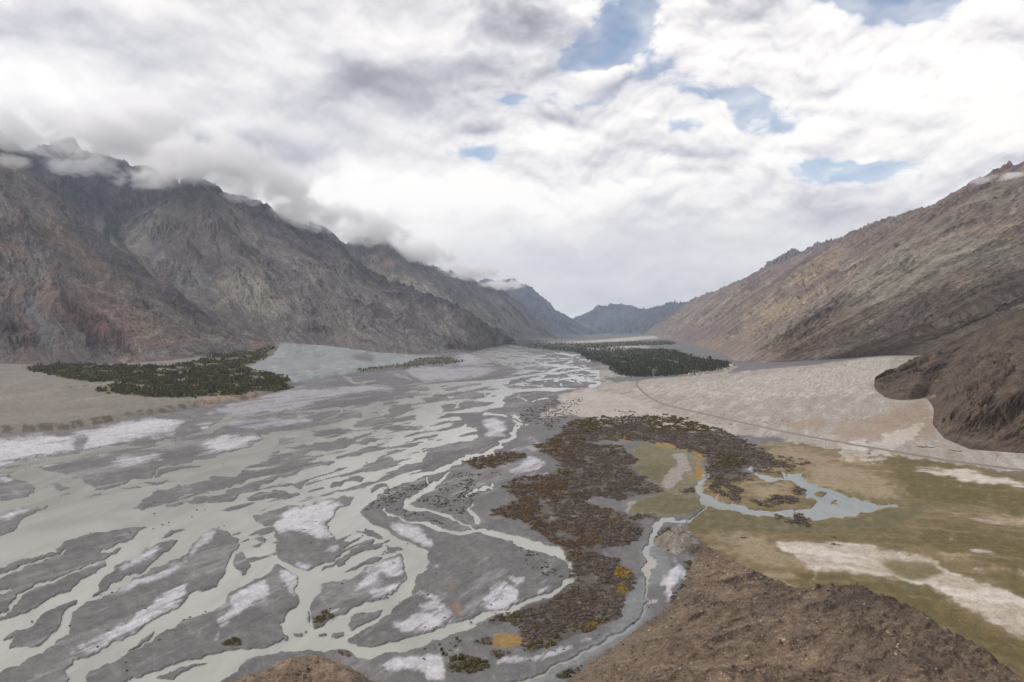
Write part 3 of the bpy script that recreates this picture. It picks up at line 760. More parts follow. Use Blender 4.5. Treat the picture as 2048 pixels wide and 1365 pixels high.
# left terrace and the scree cone
tt = soft(parse("P -340,730 0,715 250,725 480,700 560,745 580,775 500,800 400,815 200,850 130,862 0,868 -340,890"), 2.0, True)
te = edge(tt, 0.3)
lay((122, 116, 109), te)
lay((136, 129, 121), te * sstep(fbm(GX / 120, GY / 420, 5, 81), 0.0, 0.5) * 0.7)
lay((112, 105, 96), te * sstep(fbm(GX / 60, GY / 200, 4, 82), 0.15, 0.5) * 0.6)
lay((150, 128, 108), soft(parse("P 390,800 440,792 520,785 500,798 420,812"), 2, True) * 0.7)
co = soft(parse("P 560,688 620,686 760,706 860,712 900,716 840,725 760,735 700,748 640,757 590,765 560,752 490,738 530,720"), 2.5, True)
ce = edge(co, 0.4)
lay((134, 140, 141), ce)
lay((150, 154, 152), ce * sstep(fbm((GX + 0.3 * GY) / 60, GY / 400, 4, 83), 0.0, 0.4) * 0.7)
lay((118, 116, 104), ce * sstep(fbm(GX / 90, GY / 300, 4, 84), 0.1, 0.4) * 0.6)
lay((96, 84, 88), soft(parse("P 700,712 730,708 755,716 750,726 720,722"), 1.5, True) * 0.8)
# dark scrub line at the foot of the terrace
tb = np.abs(VV - np.interp(PX, T_EDGE[:, 0], T_EDGE[:, 1]) + 4)
lay((72, 66, 52), sstep(tb, 7, 2) * sstep(nB + 0.6 * nA, -0.15, 0.25) * sstep(PX, 620, 500) * 0.85)
# groves stand on dark soil
for gp, cc in ((GROVE_L, (92, 88, 58)), (GROVE_R, (78, 80, 66)), (GROVE_S, (92, 90, 70))):
    lay(cc, edge(soft(gp, 1.5, True), 0.8) * 0.85)
lay((188, 178, 166), soft(parse("P 1095,686 1180,682 1250,676 1310,672 1320,677 1250,683 1150,688"), 0.8, True) * 0.9)
lay((168, 160, 150), edge(soft(parse("P 1150,698 1230,694 1290,690 1300,696 1220,702 / 1430,738 1470,728 1480,735 1440,750 1390,752"), 1.0, True), 1.0) * 0.8)
tone(nD, 0.16)
nE = fbm(NB / 2.6, NL / 6, 3, 58)
tone(nE, 0.20)
tone(nB, 0.14)
tone(nA, 0.10)
tone(nC, 0.08)
C = np.clip(C / 1.13, 0.01, 0.85)
WET = np.clip(1 - np.abs(land - 0.62) / 0.3, 0, 1) * plain


# ground material: surveyed soil colour, pebbles, bumps
def soil_material(name, pebble, bump_scale, bump_h, rough=0.9, wet=False, contrast=0.22):
    m, t = mat_new(name)
    pos = t.n('ShaderNodeNewGeometry').outputs['Position']
    col = t.n('ShaderNodeAttribute', attribute_name='Col').outputs['Color']
    a = t.noise(pos, pebble, 6, 0.7).outputs[0]
    b = t.noise(pos, pebble * 0.13, 6, 0.65).outputs[0]
    f = t.math('MULTIPLY_ADD', t.math('SUBTRACT', a, 0.5), contrast * 2, 1.0)
    f = t.math('MULTIPLY_ADD', t.math('SUBTRACT', b, 0.5), contrast * 2, f)
    e = t.noise(pos, pebble * 3.3, 3, 0.7).outputs[0]
    f = t.math('MULTIPLY_ADD', t.math('SUBTRACT', e, 0.5), contrast * 1.6, f)
    f = t.math('MINIMUM', t.math('MAXIMUM', f, 0.35), 1.9)
    c = t.vec('SCALE', col)
    t.t.links.new(f, c.node.inputs['Scale'])
    h = t.noise(pos, bump_scale, 8, 0.65).outputs[0]
    bp = t.n('ShaderNodeBump', {'Height': h, 'Strength': 0.8, 'Distance': bump_h})
    r = rough
    if wet:
        wa = t.n('ShaderNodeAttribute', attribute_name='wet').outputs['Fac']
        r = t.math('MULTIPLY_ADD', wa, -0.45, rough)
    p = t.n('ShaderNodeBsdfPrincipled', {'Base Color': c, 'Roughness': r, 'Normal': bp.outputs[0], 'Specular IOR Level': 0.3})
    t.n('ShaderNodeOutputMaterial', {0: p.outputs[0]})
    return m


m_soil = soil_material('valley_soil', 0.9, 0.25, 0.5, 0.9, True, 0.42)
add('ground', grid_mesh('ground', GX, GY, GZ, C, {'wet': WET}), m_soil, 'structure', 'grey silt river plain with pale fans, olive meadow and salt flats', 'ground')
del C


# water
def water_material(name, col, col2, rough):
    m, t = mat_new(name)
    pos = t.n('ShaderNodeNewGeometry').outputs['Position']
    st_ = t.vec('MULTIPLY', pos, (1.0, 0.35, 1.0))
    n = t.noise(st_, 0.016, 6, 0.6, 1.2).outputs[0]
    c = t.mix(t.remap(n, 0.36, 0.66), col, col2)
    h = t.noise(st_, 0.22, 4, 0.6).outputs[0]
    bp = t.n('ShaderNodeBump', {'Height': h, 'Strength': 0.15, 'Distance': 0.04})
    p = t.n('ShaderNodeBsdfPrincipled', {'Base Color': c, 'Roughness': rough, 'Normal': bp.outputs[0], 'IOR': 1.33})
    t.n('ShaderNodeOutputMaterial', {0: p.outputs[0]})
    return m


def sheet(name, rows, mat, label, dz=0.0):
    rows = np.array(rows, float)
    vs = np.linspace(rows[0, 0], rows[-1, 0], 160)
    a = np.interp(vs, rows[:, 0], rows[:, 1]); b = np.interp(vs, rows[:, 0], rows[:, 2])
    t = np.linspace(0, 1, 60)
    px = a[:, None] * (1 - t) + b[:, None] * t
    y = np.repeat(y_of_chart(vs)[:, None], 60, 1)
    x = (px - CX) / F * y
    return add(name, grid_mesh(name, x, y, floor_z(y) + dz), mat, 'structure', label, name)


river_m = water_material('silty_water', (*lin((160, 161, 153)), 1), (*lin((144, 146, 139)), 1), 0.16)
sheet('river', [(666, 900, 1500), (700, 800, 1350), (780, -330, 1180), (860, -330, 1105), (1000, -330, 1110), (1100, -330, 1160), (1220, -330, 1170), (1300, -330, 1000), (1449, -330, 800)],
      river_m, 'pale grey silty river braided across the whole valley floor')
pond_m = water_material('pond_water', (*lin((120, 124, 120)), 1), (*lin((104, 110, 108)), 1), 0.12)
sheet('pond', [(920, 1375, 1850), (1060, 1375, 1850)], pond_m, 'shallow pond mirroring the sky at the meadow edge')
sheet('stream', [(1008, 1280, 1374), (1062, 1270, 1374), (1200, 1225, 1345), (1225, 1215, 1330), (1300, 1110, 1300), (1360, 1010, 1230), (1449, 860, 1150)], water_material('stream_water', (*lin((132, 135, 136)), 1), (*lin((150, 146, 134)), 1), 0.08),
      'narrow grey stream beside the thicket and rock mound')
# ------------------------------------------------------------------ mountains and hills
def erode(z, cell, n=12000, batches=10, steps=70, seed=1, k=0.3, dep=0.3, keep=0.06):
    """let many drops run down the slope, cutting gullies and leaving scree"""
    rg = np.random.default_rng(seed)
    h = (z / cell).astype(np.float64)
    nv, nu = h.shape
    flow = np.zeros_like(h)
    for b in range(batches):
        x = rg.uniform(1, nu - 3, n); y = rg.uniform(1, nv - 3, n)
        dx = np.zeros(n); dy = np.zeros(n); sed = np.zeros(n); wat_ = np.ones(n); vel = np.ones(n)
        for s in range(steps):
            i = x.astype(int); j = y.astype(int); fx = x - i; fy = y - j
            a = h[j, i]; b_ = h[j, i + 1]; c = h[j + 1, i]; d = h[j + 1, i + 1]
            gx = (b_ - a) * (1 - fy) + (d - c) * fy
            gy = (c - a) * (1 - fx) + (d - b_) * fx
            hh = (a * (1 - fx) + b_ * fx) * (1 - fy) + (c * (1 - fx) + d * fx) * fy
            dx = dx * keep - gx * (1 - keep); dy = dy * keep - gy * (1 - keep)
            ln = np.hypot(dx, dy) + 1e-9
            dx /= ln; dy /= ln
            nx = np.clip(x + dx, 1, nu - 3); ny = np.clip(y + dy, 1, nv - 3)
            i2 = nx.astype(int); j2 = ny.astype(int); f2 = nx - i2; g2 = ny - j2
            h2 = (h[j2, i2] * (1 - f2) + h[j2, i2 + 1] * f2) * (1 - g2) + (h[j2 + 1, i2] * (1 - f2) + h[j2 + 1, i2 + 1] * f2) * g2
            dh = h2 - hh
            cap = np.maximum(-dh, 0.01) * vel * wat_ * 2.5
            over = sed > cap
            up = dh > 0
            amt = np.where(up, np.minimum(dh, sed), np.where(over, (sed - cap) * dep, -np.minimum((cap - sed) * k, np.maximum(-dh, 0))))
            sed = sed - amt
            for oi, oj, ww in ((0, 0, (1 - fx) * (1 - fy)), (1, 0, fx * (1 - fy)), (0, 1, (1 - fx) * fy), (1, 1, fx * fy)):
                np.add.at(h, (j + oj, i + oi), amt * ww)
            np.add.at(flow, (j, i), wat_)
            vel = np.sqrt(np.maximum(0.05, vel * vel - dh * 2.0)); vel = np.minimum(vel, 3)
            wat_ *= 0.985
            x, y = nx, ny
    return h * cell, flow


def rough_mat(name, fine, bump, bumph, contrast):
    return soil_material(name, fine, bump, bumph, 0.95, False, contrast)


def loft(stations, nu, nv, power=1.12, back=0.35, skirt=0.04, sm=6, vpow=1.0):
    B = []; Rr = []
    for st_ in stations:
        bx, by, rx, ry, rd = st_
        if isinstance(by, tuple):
            b = np.array([(bx - CX) / F * by[0], by[0], by[1]])
        else:
            b = at(bx, by)
        B.append(b); Rr.append(sight(rx, ry, rd))
    B = np.array(B); Rr = np.array(Rr)
    pxr = np.array([(s[2], s[3]) for s in stations], float); pxb = np.array([s[0] for s in stations], float)
    step = np.hypot(*np.diff(pxr, axis=0).T) + 0.6 * np.abs(np.diff(pxb)) + 1
    cum = np.concatenate([[0], np.cumsum(step)])
    t = np.linspace(0, cum[-1], nu)

    def dense(P):
        o = np.stack([np.interp(t, cum, P[:, k]) for k in range(3)], 1)
        return o

    def smooth(P, s_):
        r = int(s_ * 3) + 1
        kk = np.exp(-0.5 * (np.arange(-r, r + 1) / s_) ** 2); kk /= kk.sum()
        pad = np.concatenate([P[0] + (P[0] - P[1]) * np.arange(r, 0, -1)[:, None], P, P[-1] + (P[-1] - P[-2]) * np.arange(1, r + 1)[:, None]])
        return np.stack([np.convolve(pad[:, k], kk, 'valid') for k in range(3)], 1)
    Bd = smooth(dense(B), sm); Rd = smooth(dense(Rr), sm * 0.35)
    v = np.concatenate([np.linspace(-skirt, 0, 6)[:-1], np.linspace(0, 1, nv) ** vpow, 1 + np.linspace(0, back, max(8, nv // 8))[1:]])
    V = v[:, None]
    vc = np.clip(V, 0, 1)
    if callable(power):
        pr = power(vc)
    else:
        pr = vc ** power
    X = Bd[None, :, 0] + (Rd - Bd)[None, :, 0] * V
    Y = Bd[None, :, 1] + (Rd - Bd)[None, :, 1] * V
    L = np.hypot(*(Rd - Bd)[:, :2].T)[None, :]
    Z = Bd[None, :, 2] + (Rd - Bd)[None, :, 2] * pr
    Z = Z + np.where(V < 0, V * L * 0.35, 0) - np.where(V > 1, (V - 1) * L * 0.75, 0)
    mid = 0.5 * (Bd + Rd)
    U = np.concatenate([[0], np.cumsum(np.hypot(*np.diff(mid[:, :2], axis=0).T))])[None, :] + 0 * V
    return X, Y, Z, U, V * np.maximum(L, 1) + 0 * U, V + 0 * U, L + 0 * V


def mountain(name, stations, nu, nv, seed, pal, label, size=1.0, amp=1.0, power=1.12, ero=(12000, 8, 70), mat=None, crest=1.0, spots=(), gully=1.0, sm=6, cat='mountain', lines=(), iso=1.0):
    X, Y, Z, U, D, V, L = loft(stations, nu, nv, power, sm=sm)
    s = size
    D = D * iso
    wx = fbm(U / (700 * s), D / (900 * s), 3, seed + 1)
    wy = fbm(U / (260 * s), D / (320 * s), 3, seed + 2)
    Uw = U + 260 * s * wx + 60 * s * wy
    lk = np.clip(L / (1100 * s), 0.05, 1)
    lk = lk * np.minimum(1, np.minimum(np.arange(nu), np.arange(nu)[::-1]) / (0.03 * nu))[None, :]
    env = lk * sstep(V, 0.0, 0.35) * (1 - 0.7 * crest * sstep(V, 0.86, 1.0))
    rock = sstep(fbm(Uw / (420 * s), D / (800 * s), 4, seed + 3) + 0.55 * (V - 0.5), -0.08, 0.34)
    big = ridged(Uw / (900 * s), D / (3600 * s), 3, seed + 4, 0.45)
    medr = ridged(Uw / (240 * s) + 0.3 * wy, D / (900 * s), 4, seed + 5, 0.5)
    fin = ridged(U / (70 * s) + wy, D / (120 * s), 4, seed + 6, 0.55)
    Z = Z + amp * s * env * ((big - 0.45) * 150 * gully + (medr - 0.5) * 80 * (0.35 + 0.65 * rock) * gully)
    Z = Z + lk * amp * s * sstep(V, -0.02, 0.12) * (fin - 0.5) * (7 + 34 * rock) + lk * amp * s * sstep(V, 0, 0.2) * fbm(U / (40 * s), D / (50 * s), 3, seed + 7) * (3 + 10 * rock)
    Z = Z + lk * (ridged(U / (380 * s) + 0.4 * wy, D / (300 * s), 5, seed + 8, 0.48) - 0.5) * 80 * s * amp * crest * sstep(V, 0.84, 0.98)
    flow = np.zeros_like(Z)
    if ero:
        cell = 0.5 * (np.median(np.diff(U, axis=1)) + np.median(np.diff(D, axis=0)))
        z0 = Z.copy()
        Z, flow = erode(Z, cell, *ero, seed=seed)
        dz = np.clip(Z - z0, -4.5 * cell, 1.5 * cell) * 1.2
        dz = blur(dz, 0.7)
        Z = z0 + dz * sstep(V, 0.0, 0.14)
    fl = blur(np.log1p(flow), 0.8)
    fl = np.clip((fl - np.percentile(fl, 50)) / (np.percentile(fl, 98) - np.percentile(fl, 50) + 1e-6), 0, 1)
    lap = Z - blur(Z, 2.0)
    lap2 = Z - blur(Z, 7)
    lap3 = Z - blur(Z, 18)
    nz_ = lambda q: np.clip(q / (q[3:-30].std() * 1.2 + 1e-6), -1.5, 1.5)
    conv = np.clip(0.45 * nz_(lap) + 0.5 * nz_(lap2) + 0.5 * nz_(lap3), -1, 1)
    Cc = np.zeros(Z.shape + (3,))

    def ly(c, m):
        nonlocal Cc
        m = np.clip(m, 0, 1)[..., None]
        Cc = Cc * (1 - m) + lin(c) * m
    streak = fbm(Uw / (55 * s), D / (1300 * s), 4, seed + 11)
    streak2 = fbm(Uw / (16 * s), D / (420 * s), 3, seed + 12)
    patch = fbm(Uw / (330 * s), D / (520 * s), 5, seed + 13)
    patch2 = fbm(Uw / (420 * s), D / (760 * s), 5, seed + 14)
    patch3 = fbm(Uw / (500 * s), D / (1100 * s), 5, seed + 15)
    ly(pal['base'], np.ones_like(Z))
    ly(pal['alt'], sstep(patch, -0.05, 0.4) * 0.8)
    ly(pal['alt2'], sstep(patch2 + 0.3 * streak, 0.05, 0.45) * 0.75)
    ly(pal['grey'], sstep(patch3 + 0.3 * streak, 0.10, 0.45) * 0.7)
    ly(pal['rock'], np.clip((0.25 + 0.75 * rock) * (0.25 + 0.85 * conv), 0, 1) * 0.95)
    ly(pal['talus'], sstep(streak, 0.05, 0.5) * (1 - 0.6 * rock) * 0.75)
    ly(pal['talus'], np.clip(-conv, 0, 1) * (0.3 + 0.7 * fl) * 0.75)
    ly(pal['light'], sstep(streak + 0.5 * streak2, 0.32, 0.7) * (1 - rock) * 0.6)
    ly(pal['rock'], sstep(-streak - 0.4 * streak2, 0.15, 0.6) * 0.55)
    ly(pal['top'], sstep(V + 0.35 * patch, pal.get('top_at', 0.75) - 0.15, pal.get('top_at', 0.75) + 0.2) * 0.75)  # dark bluish tops: haze and cloud shade put into the rock colour
    # patches seen from the valley: (outline of sight lines, colour, strength)
    pxx = CX + F * X / Y; pyy = HOR + (H - Z) / Y * F
    for poly, c, k in spots:
        c0 = poly.mean(0)
        # soft outline test along the slope
        inside = np.zeros(Z.shape, bool)
        qx = pxx + 14 * wy + 8 * streak; qy = pyy + 10 * wx + 6 * patch
        j = len(poly) - 1
        for i in range(len(poly)):
            xi, yi = poly[i]; xj, yj = poly[j]
            cnd = ((yi > qy) != (yj > qy)) & (qx < (xj - xi) * (qy - yi) / (yj - yi + 1e-9) + xi)
            inside ^= cnd
            j = i
        f = blur(inside.astype(float), 6)
        ly(c, sstep(f + np.clip(f * 4, 0, 1) * (0.55 * streak + 0.35 * streak2 + 0.30 * patch), 0.32, 0.85) * k * 0.75)
    for poly, wd, c in lines:
        dm = np.full(Z.shape, 1e9)
        for (x0, y0), (x1, y1) in zip(poly[:-1], poly[1:]):
            tt_ = np.clip(((pxx - x0) * (x1 - x0) + (pyy - y0) * (y1 - y0)) / ((x1 - x0) ** 2 + (y1 - y0) ** 2), 0, 1)
            dm = np.minimum(dm, np.hypot(pxx + 5 * wx - x0 - tt_ * (x1 - x0), pyy + 5 * wy - y0 - tt_ * (y1 - y0)))
        ly(c, sstep(dm, wd, wd * 0.4) * 0.7)
    Cc = Cc * np.clip(1 + 0.7 * fbm(U / (12 * s), D / (26 * s), 3, seed + 16) + 0.75 * fbm(Uw / (46 * s), D / (190 * s), 5, seed + 17, 0.6), 0.4, 1.9)[..., None]
    Cc = np.clip(Cc / 1.22, 0.01, 0.8)
    me_ = grid_mesh(name, X, Y, Z, Cc)
    # outward winding check: normals must look up
    if len(me_.polygons) and me_.polygons[len(me_.polygons) // 3].normal.z < 0:
        me_.flip_normals()
    return add(name, me_, mat, 'structure', label, cat)


m_far = rough_mat('far_slope_rock', 0.03, 0.008, 60.0, 0.60)
m_mid = rough_mat('slope_rock', 0.05, 0.013, 42.0, 0.65)
m_near = rough_mat('brown_hill_rock', 0.22, 0.12, 3.5, 0.80)

PAL_L1 = dict(base=(118, 107, 103), alt=(124, 99, 91), alt2=(138, 123, 106), grey=(118, 119, 121), rock=(84, 74, 78), talus=(132, 125, 118), light=(158, 148, 134), top=(102, 96, 102), top_at=0.85)
PAL_L2 = dict(base=(113, 106, 104), alt=(104, 93, 96), alt2=(130, 121, 109), grey=(118, 119, 118), rock=(80, 73, 80), talus=(132, 127, 121), light=(154, 149, 138), top=(84, 79, 90), top_at=0.75)
PAL_L0 = dict(base=(82, 78, 84), alt=(92, 88, 90), alt2=(76, 72, 82), grey=(96, 95, 98), rock=(64, 62, 72), talus=(100, 97, 96), light=(118, 114, 110), top=(70, 67, 78), top_at=0.6)
PAL_L3 = dict(base=(112, 106, 104), alt=(104, 98, 98), alt2=(126, 120, 108), grey=(116, 116, 116), rock=(88, 83, 88), talus=(130, 126, 120), light=(150, 146, 134), top=(90, 86, 96), top_at=0.7)
PAL_FAR = dict(base=(106, 110, 124), alt=(112, 114, 126), alt2=(102, 106, 122), grey=(114, 118, 128), rock=(94, 98, 114), talus=(116, 120, 128), light=(130, 132, 138), top=(94, 98, 118), top_at=0.7)  # bluish tones carry the distance haze in the rock colour
PAL_R1 = dict(base=(134, 120, 108), alt=(124, 106, 105), alt2=(150, 136, 115), grey=(138, 136, 124), rock=(100, 87, 86), talus=(150, 139, 125), light=(178, 163, 142), top=(116, 101, 101), top_at=0.85)
PAL_R0 = dict(base=(124, 114, 112), alt=(118, 108, 108), alt2=(134, 124, 116), grey=(126, 120, 118), rock=(100, 94, 98), talus=(138, 130, 124), light=(158, 148, 138), top=(116, 108, 112), top_at=0.7)
PAL_R2 = dict(base=(86, 73, 64), alt=(98, 82, 68), alt2=(80, 68, 61), grey=(94, 84, 74), rock=(62, 53, 49), talus=(108, 91, 75), light=(124, 106, 86), top=(82, 70, 63), top_at=0.9)
PAL_H = dict(base=(114, 99, 84), alt=(122, 104, 85), alt2=(106, 94, 82), grey=(118, 108, 94), rock=(84, 72, 63), talus=(126, 110, 92), light=(142, 123, 98), top=(100, 86, 75), top_at=0.95)

P = lambda t: parse("P " + t)[0]
mountain('mountain_left_back', [(-300, (6600, 300), -160, 200, 9300), (0, (6600, 300), 0, 258, 9300), (60, (6600, 320), 60, 300, 9400), (100, (6600, 320), 100, 290, 9500), (140, (6600, 330), 140, 268, 9600),
    (190, (6600, 330), 175, 300, 9600), (230, (6600, 330), 225, 312, 9700), (300, (6600, 320), 300, 335, 9800), (360, (6600, 320), 345, 350, 9800), (430, (6600, 300), 410, 430, 9800), (500, (6600, 300), 460, 500, 9800)],
    460, 260, 11, PAL_L0, 'dark craggy massif rising into the cloud behind the left slopes', 1.1, 1.3, 1.0, (12000, 8, 60), m_far, 1.3)
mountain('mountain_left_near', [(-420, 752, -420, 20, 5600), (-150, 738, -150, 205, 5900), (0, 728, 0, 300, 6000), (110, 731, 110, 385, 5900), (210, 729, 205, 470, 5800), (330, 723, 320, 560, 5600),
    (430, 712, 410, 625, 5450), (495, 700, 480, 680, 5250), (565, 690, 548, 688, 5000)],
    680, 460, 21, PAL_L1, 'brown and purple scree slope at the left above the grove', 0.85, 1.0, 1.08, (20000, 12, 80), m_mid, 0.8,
    [(P("0,610 60,600 160,640 250,700 230,730 0,725"), (72, 64, 70), 0.7), (P("60,560 180,570 300,640 330,690 220,690 120,640"), (122, 92, 80), 0.5), (P("60,440 120,440 220,540 260,620 200,600 100,520"), (132, 114, 94), 0.5),
     (P("300,600 360,620 470,690 440,690 330,640"), (146, 138, 128), 0.7), (P("0,430 60,450 200,560 180,570 60,500 0,480"), (80, 76, 80), 0.6), (P("40,600 70,600 110,690 90,700"), (108, 114, 122), 0.6), (P("0,320 80,380 200,480 300,560 260,560 140,470 0,370"), (84, 84, 86), 0.5),
     (P("200,580 300,610 400,680 330,690 240,640"), (124, 112, 98), 0.5), (P("0,500 60,520 120,570 60,580 0,560"), (104, 106, 104), 0.5)])
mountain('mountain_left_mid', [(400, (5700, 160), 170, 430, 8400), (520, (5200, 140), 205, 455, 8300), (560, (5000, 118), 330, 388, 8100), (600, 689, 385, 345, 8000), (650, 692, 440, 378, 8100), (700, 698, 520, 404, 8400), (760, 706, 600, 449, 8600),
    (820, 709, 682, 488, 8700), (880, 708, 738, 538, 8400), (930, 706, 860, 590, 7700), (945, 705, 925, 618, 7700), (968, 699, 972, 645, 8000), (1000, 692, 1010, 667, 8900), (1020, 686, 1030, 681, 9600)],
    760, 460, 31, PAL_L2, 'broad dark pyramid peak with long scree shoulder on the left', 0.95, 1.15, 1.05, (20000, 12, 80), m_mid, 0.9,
    [(P("430,540 520,530 580,620 560,650 500,620 440,590"), (146, 140, 128), 0.8), (P("600,640 650,650 660,690 600,688"), (82, 72, 76), 0.6), (P("700,600 740,600 900,690 860,705 760,660"), (96, 88, 88), 0.5),
     (P("320,400 385,350 440,400 500,520 440,560 330,510"), (80, 73, 76), 0.65), (P("250,480 325,410 335,440 290,510"), (130, 126, 118), 0.7), (P("790,650 860,690 830,705 790,690"), (128, 130, 128), 0.6), (P("330,540 400,560 410,610 370,590"), (112, 118, 118), 0.6),
     (P("380,345 480,385 640,470 600,470 440,400"), (84, 78, 84), 0.5), (P("560,470 700,500 900,640 860,640 640,520"), (112, 104, 102), 0.4)])
mountain('mountain_left_far', [(700, (8000, 60), 620, 440, 11600), (850, (8100, 50), 690, 486, 12000), (930, (8300, 50), 752, 472, 12600), (990, 690, 795, 504, 13600), (1020, 684, 860, 526, 14200), (1050, 680, 920, 551, 15200), (1075, 677, 985, 568, 16200),
    (1100, 675, 1040, 605, 17000), (1112, 674, 1105, 668, 17500)], 520, 300, 41, PAL_L3, 'lilac grey ridge with pale scree streaks further along the left side', 1.5, 1.1, 1.02, (12000, 7, 70), m_far, 1.2,
    [(P("760,540 820,550 1000,660 960,670 860,610"), (150, 142, 124), 0.6), (P("720,500 780,490 800,540 740,540"), (132, 112, 98), 0.5)])
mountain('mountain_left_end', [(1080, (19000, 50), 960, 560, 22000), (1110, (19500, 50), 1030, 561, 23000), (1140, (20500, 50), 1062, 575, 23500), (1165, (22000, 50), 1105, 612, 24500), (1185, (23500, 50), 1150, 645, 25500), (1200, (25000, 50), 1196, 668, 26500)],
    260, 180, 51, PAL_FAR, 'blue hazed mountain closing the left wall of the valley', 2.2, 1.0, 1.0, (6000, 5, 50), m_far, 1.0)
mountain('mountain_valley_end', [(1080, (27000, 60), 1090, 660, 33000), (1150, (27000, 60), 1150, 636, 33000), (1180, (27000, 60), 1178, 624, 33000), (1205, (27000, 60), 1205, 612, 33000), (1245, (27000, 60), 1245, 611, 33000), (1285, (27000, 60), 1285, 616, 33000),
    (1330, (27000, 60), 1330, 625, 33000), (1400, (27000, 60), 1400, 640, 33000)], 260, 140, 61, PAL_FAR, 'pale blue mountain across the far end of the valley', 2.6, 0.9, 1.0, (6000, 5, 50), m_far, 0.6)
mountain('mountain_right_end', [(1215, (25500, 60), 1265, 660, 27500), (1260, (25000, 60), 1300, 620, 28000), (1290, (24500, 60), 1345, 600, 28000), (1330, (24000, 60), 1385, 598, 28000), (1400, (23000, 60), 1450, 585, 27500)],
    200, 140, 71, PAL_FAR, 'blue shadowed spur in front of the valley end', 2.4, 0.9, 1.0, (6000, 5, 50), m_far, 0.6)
mountain('mountain_right_back', [(1500, (10500, 400), 1520, 535, 13000), (1550, (10500, 400), 1548, 512, 13000), (1580, (10500, 400), 1580, 494, 13000), (1602, (10500, 400), 1602, 502, 13000), (1630, (10500, 400), 1628, 486, 12800), (1665, (10500, 400), 1662, 476, 12600),
    (1700, (10500, 400), 1695, 466, 12400), (1735, (10000, 400), 1730, 446, 12200), (1765, (10000, 400), 1762, 440, 12000), (1800, (10000, 400), 1792, 432, 12000), (1860, (10000, 400), 1850, 425, 12000)],
    320, 120, 81, PAL_R0, 'jagged pale crest showing behind the right wall', 1.2, 1.0, 1.0, (6000, 4, 50), m_far, 0.8)
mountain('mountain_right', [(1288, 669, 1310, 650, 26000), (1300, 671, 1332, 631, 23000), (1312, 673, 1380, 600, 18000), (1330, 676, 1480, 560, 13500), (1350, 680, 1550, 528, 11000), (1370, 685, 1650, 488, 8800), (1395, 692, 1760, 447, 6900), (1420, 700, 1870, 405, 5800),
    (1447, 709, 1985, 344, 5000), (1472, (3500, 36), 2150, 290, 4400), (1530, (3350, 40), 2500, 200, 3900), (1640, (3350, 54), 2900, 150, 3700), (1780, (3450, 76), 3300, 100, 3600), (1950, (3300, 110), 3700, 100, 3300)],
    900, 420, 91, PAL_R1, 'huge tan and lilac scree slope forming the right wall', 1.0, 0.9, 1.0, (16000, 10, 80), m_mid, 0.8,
    [(P("1490,620 1560,600 1640,590 1560,640 1470,670"), (164, 146, 118), 0.5), (P("1560,575 1640,520 1760,450 1700,500 1620,570"), (168, 146, 116), 0.6), (P("1330,668 1400,650 1520,630 1530,640 1440,670 1380,690"), (106, 92, 96), 0.7),  # tan spots: sun patches through cloud gaps, put into the slope colour
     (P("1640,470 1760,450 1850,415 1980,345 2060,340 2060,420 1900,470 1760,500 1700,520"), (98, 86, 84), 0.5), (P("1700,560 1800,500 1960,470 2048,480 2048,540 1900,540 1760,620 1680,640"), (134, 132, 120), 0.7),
     (P("1500,700 1600,640 1700,600 1760,620 1650,700 1560,730"), (116, 100, 90), 0.5), (P("1560,735 1700,690 1900,640 2048,560 2048,600 1900,680 1780,712 1640,735"), (134, 120, 106), 0.6)])  # last spot lightens the shaded crease at the slope foot by colour
mountain('hill_right', [(1749, 775, 1750, 757, 2150), (1757, 789, 1788, 736, 2250), (1780, 801, 1850, 709, 2300), (1815, 803, 1900, 686, 2250), (1855, 797, 1960, 654, 2200), (1868, 820, 2020, 628, 2080), (1866, 854, 2130, 572, 1900), (1890, 880, 2330, 500, 1760),
    (1940, 901, 2600, 420, 1640), (2048, 910, 2900, 330, 1520), (2250, 922, 3400, 220, 1400)], 620, 420, 101, PAL_R2, 'dark brown gullied hill standing on the fan at the right edge', 0.22, 0.62, 0.95, (16000, 8, 60), m_near, 0.9, sm=4,
    gully=0.8, iso=2.6, lines=[(P("1757,795 1800,806 1840,802 1870,792"), 5, (140, 122, 104))])
HILL = [(1405, 1098, 1412, 1094, 590), (1384, 1130, 1442, 1106, 570), (1362, 1180, 1530, 1156, 500), (1330, 1225, 1640, 1187, 430), (1288, 1255, 1720, 1174, 400), (1240, 1290, 1815, 1213, 350), (1190, 1328, 1900, 1265, 310), (1135, 1368, 2048, 1362, 262),
        (1060, 1430, 2250, 1480, 225), (850, 1600, 2600, 1700, 190)]
mountain('hill', HILL, 820, 540, 111, PAL_H, 'bare brown stony hill in the lower right corner', 0.055, 0.85, 0.8, (12000, 4, 30), m_near, 0.4,
    [(P("1640,1180 1720,1172 1790,1195 1800,1225 1700,1225 1640,1215"), (72, 62, 56), 0.7), (P("1380,1190 1430,1190 1440,1215 1390,1215"), (74, 68, 62), 0.7), (P("1620,1290 1760,1260 1960,1330 1950,1365 1700,1350"), (80, 69, 62), 0.6),
     (P("1480,1310 1540,1290 1530,1340 1480,1345"), (122, 104, 84), 0.5), (P("1140,1365 1240,1285 1330,1230 1380,1150 1400,1180 1330,1280 1200,1365"), (112, 102, 86), 0.6), (P("1500,1200 1640,1200 1640,1240 1520,1240"), (84, 72, 65), 0.5)], sm=3, cat='hill', iso=2.6,
         lines=[(parse('K 380,1190 372,1230 380,1275 430,1340')[0], 2.2, (140, 124, 102)), (parse('K 380,1190 440,1150 530,1120 640,1055')[0], 2.0, (134, 118, 97)), (parse('K 440,970 480,1050 530,1115')[0], 1.8, (132, 117, 98))])


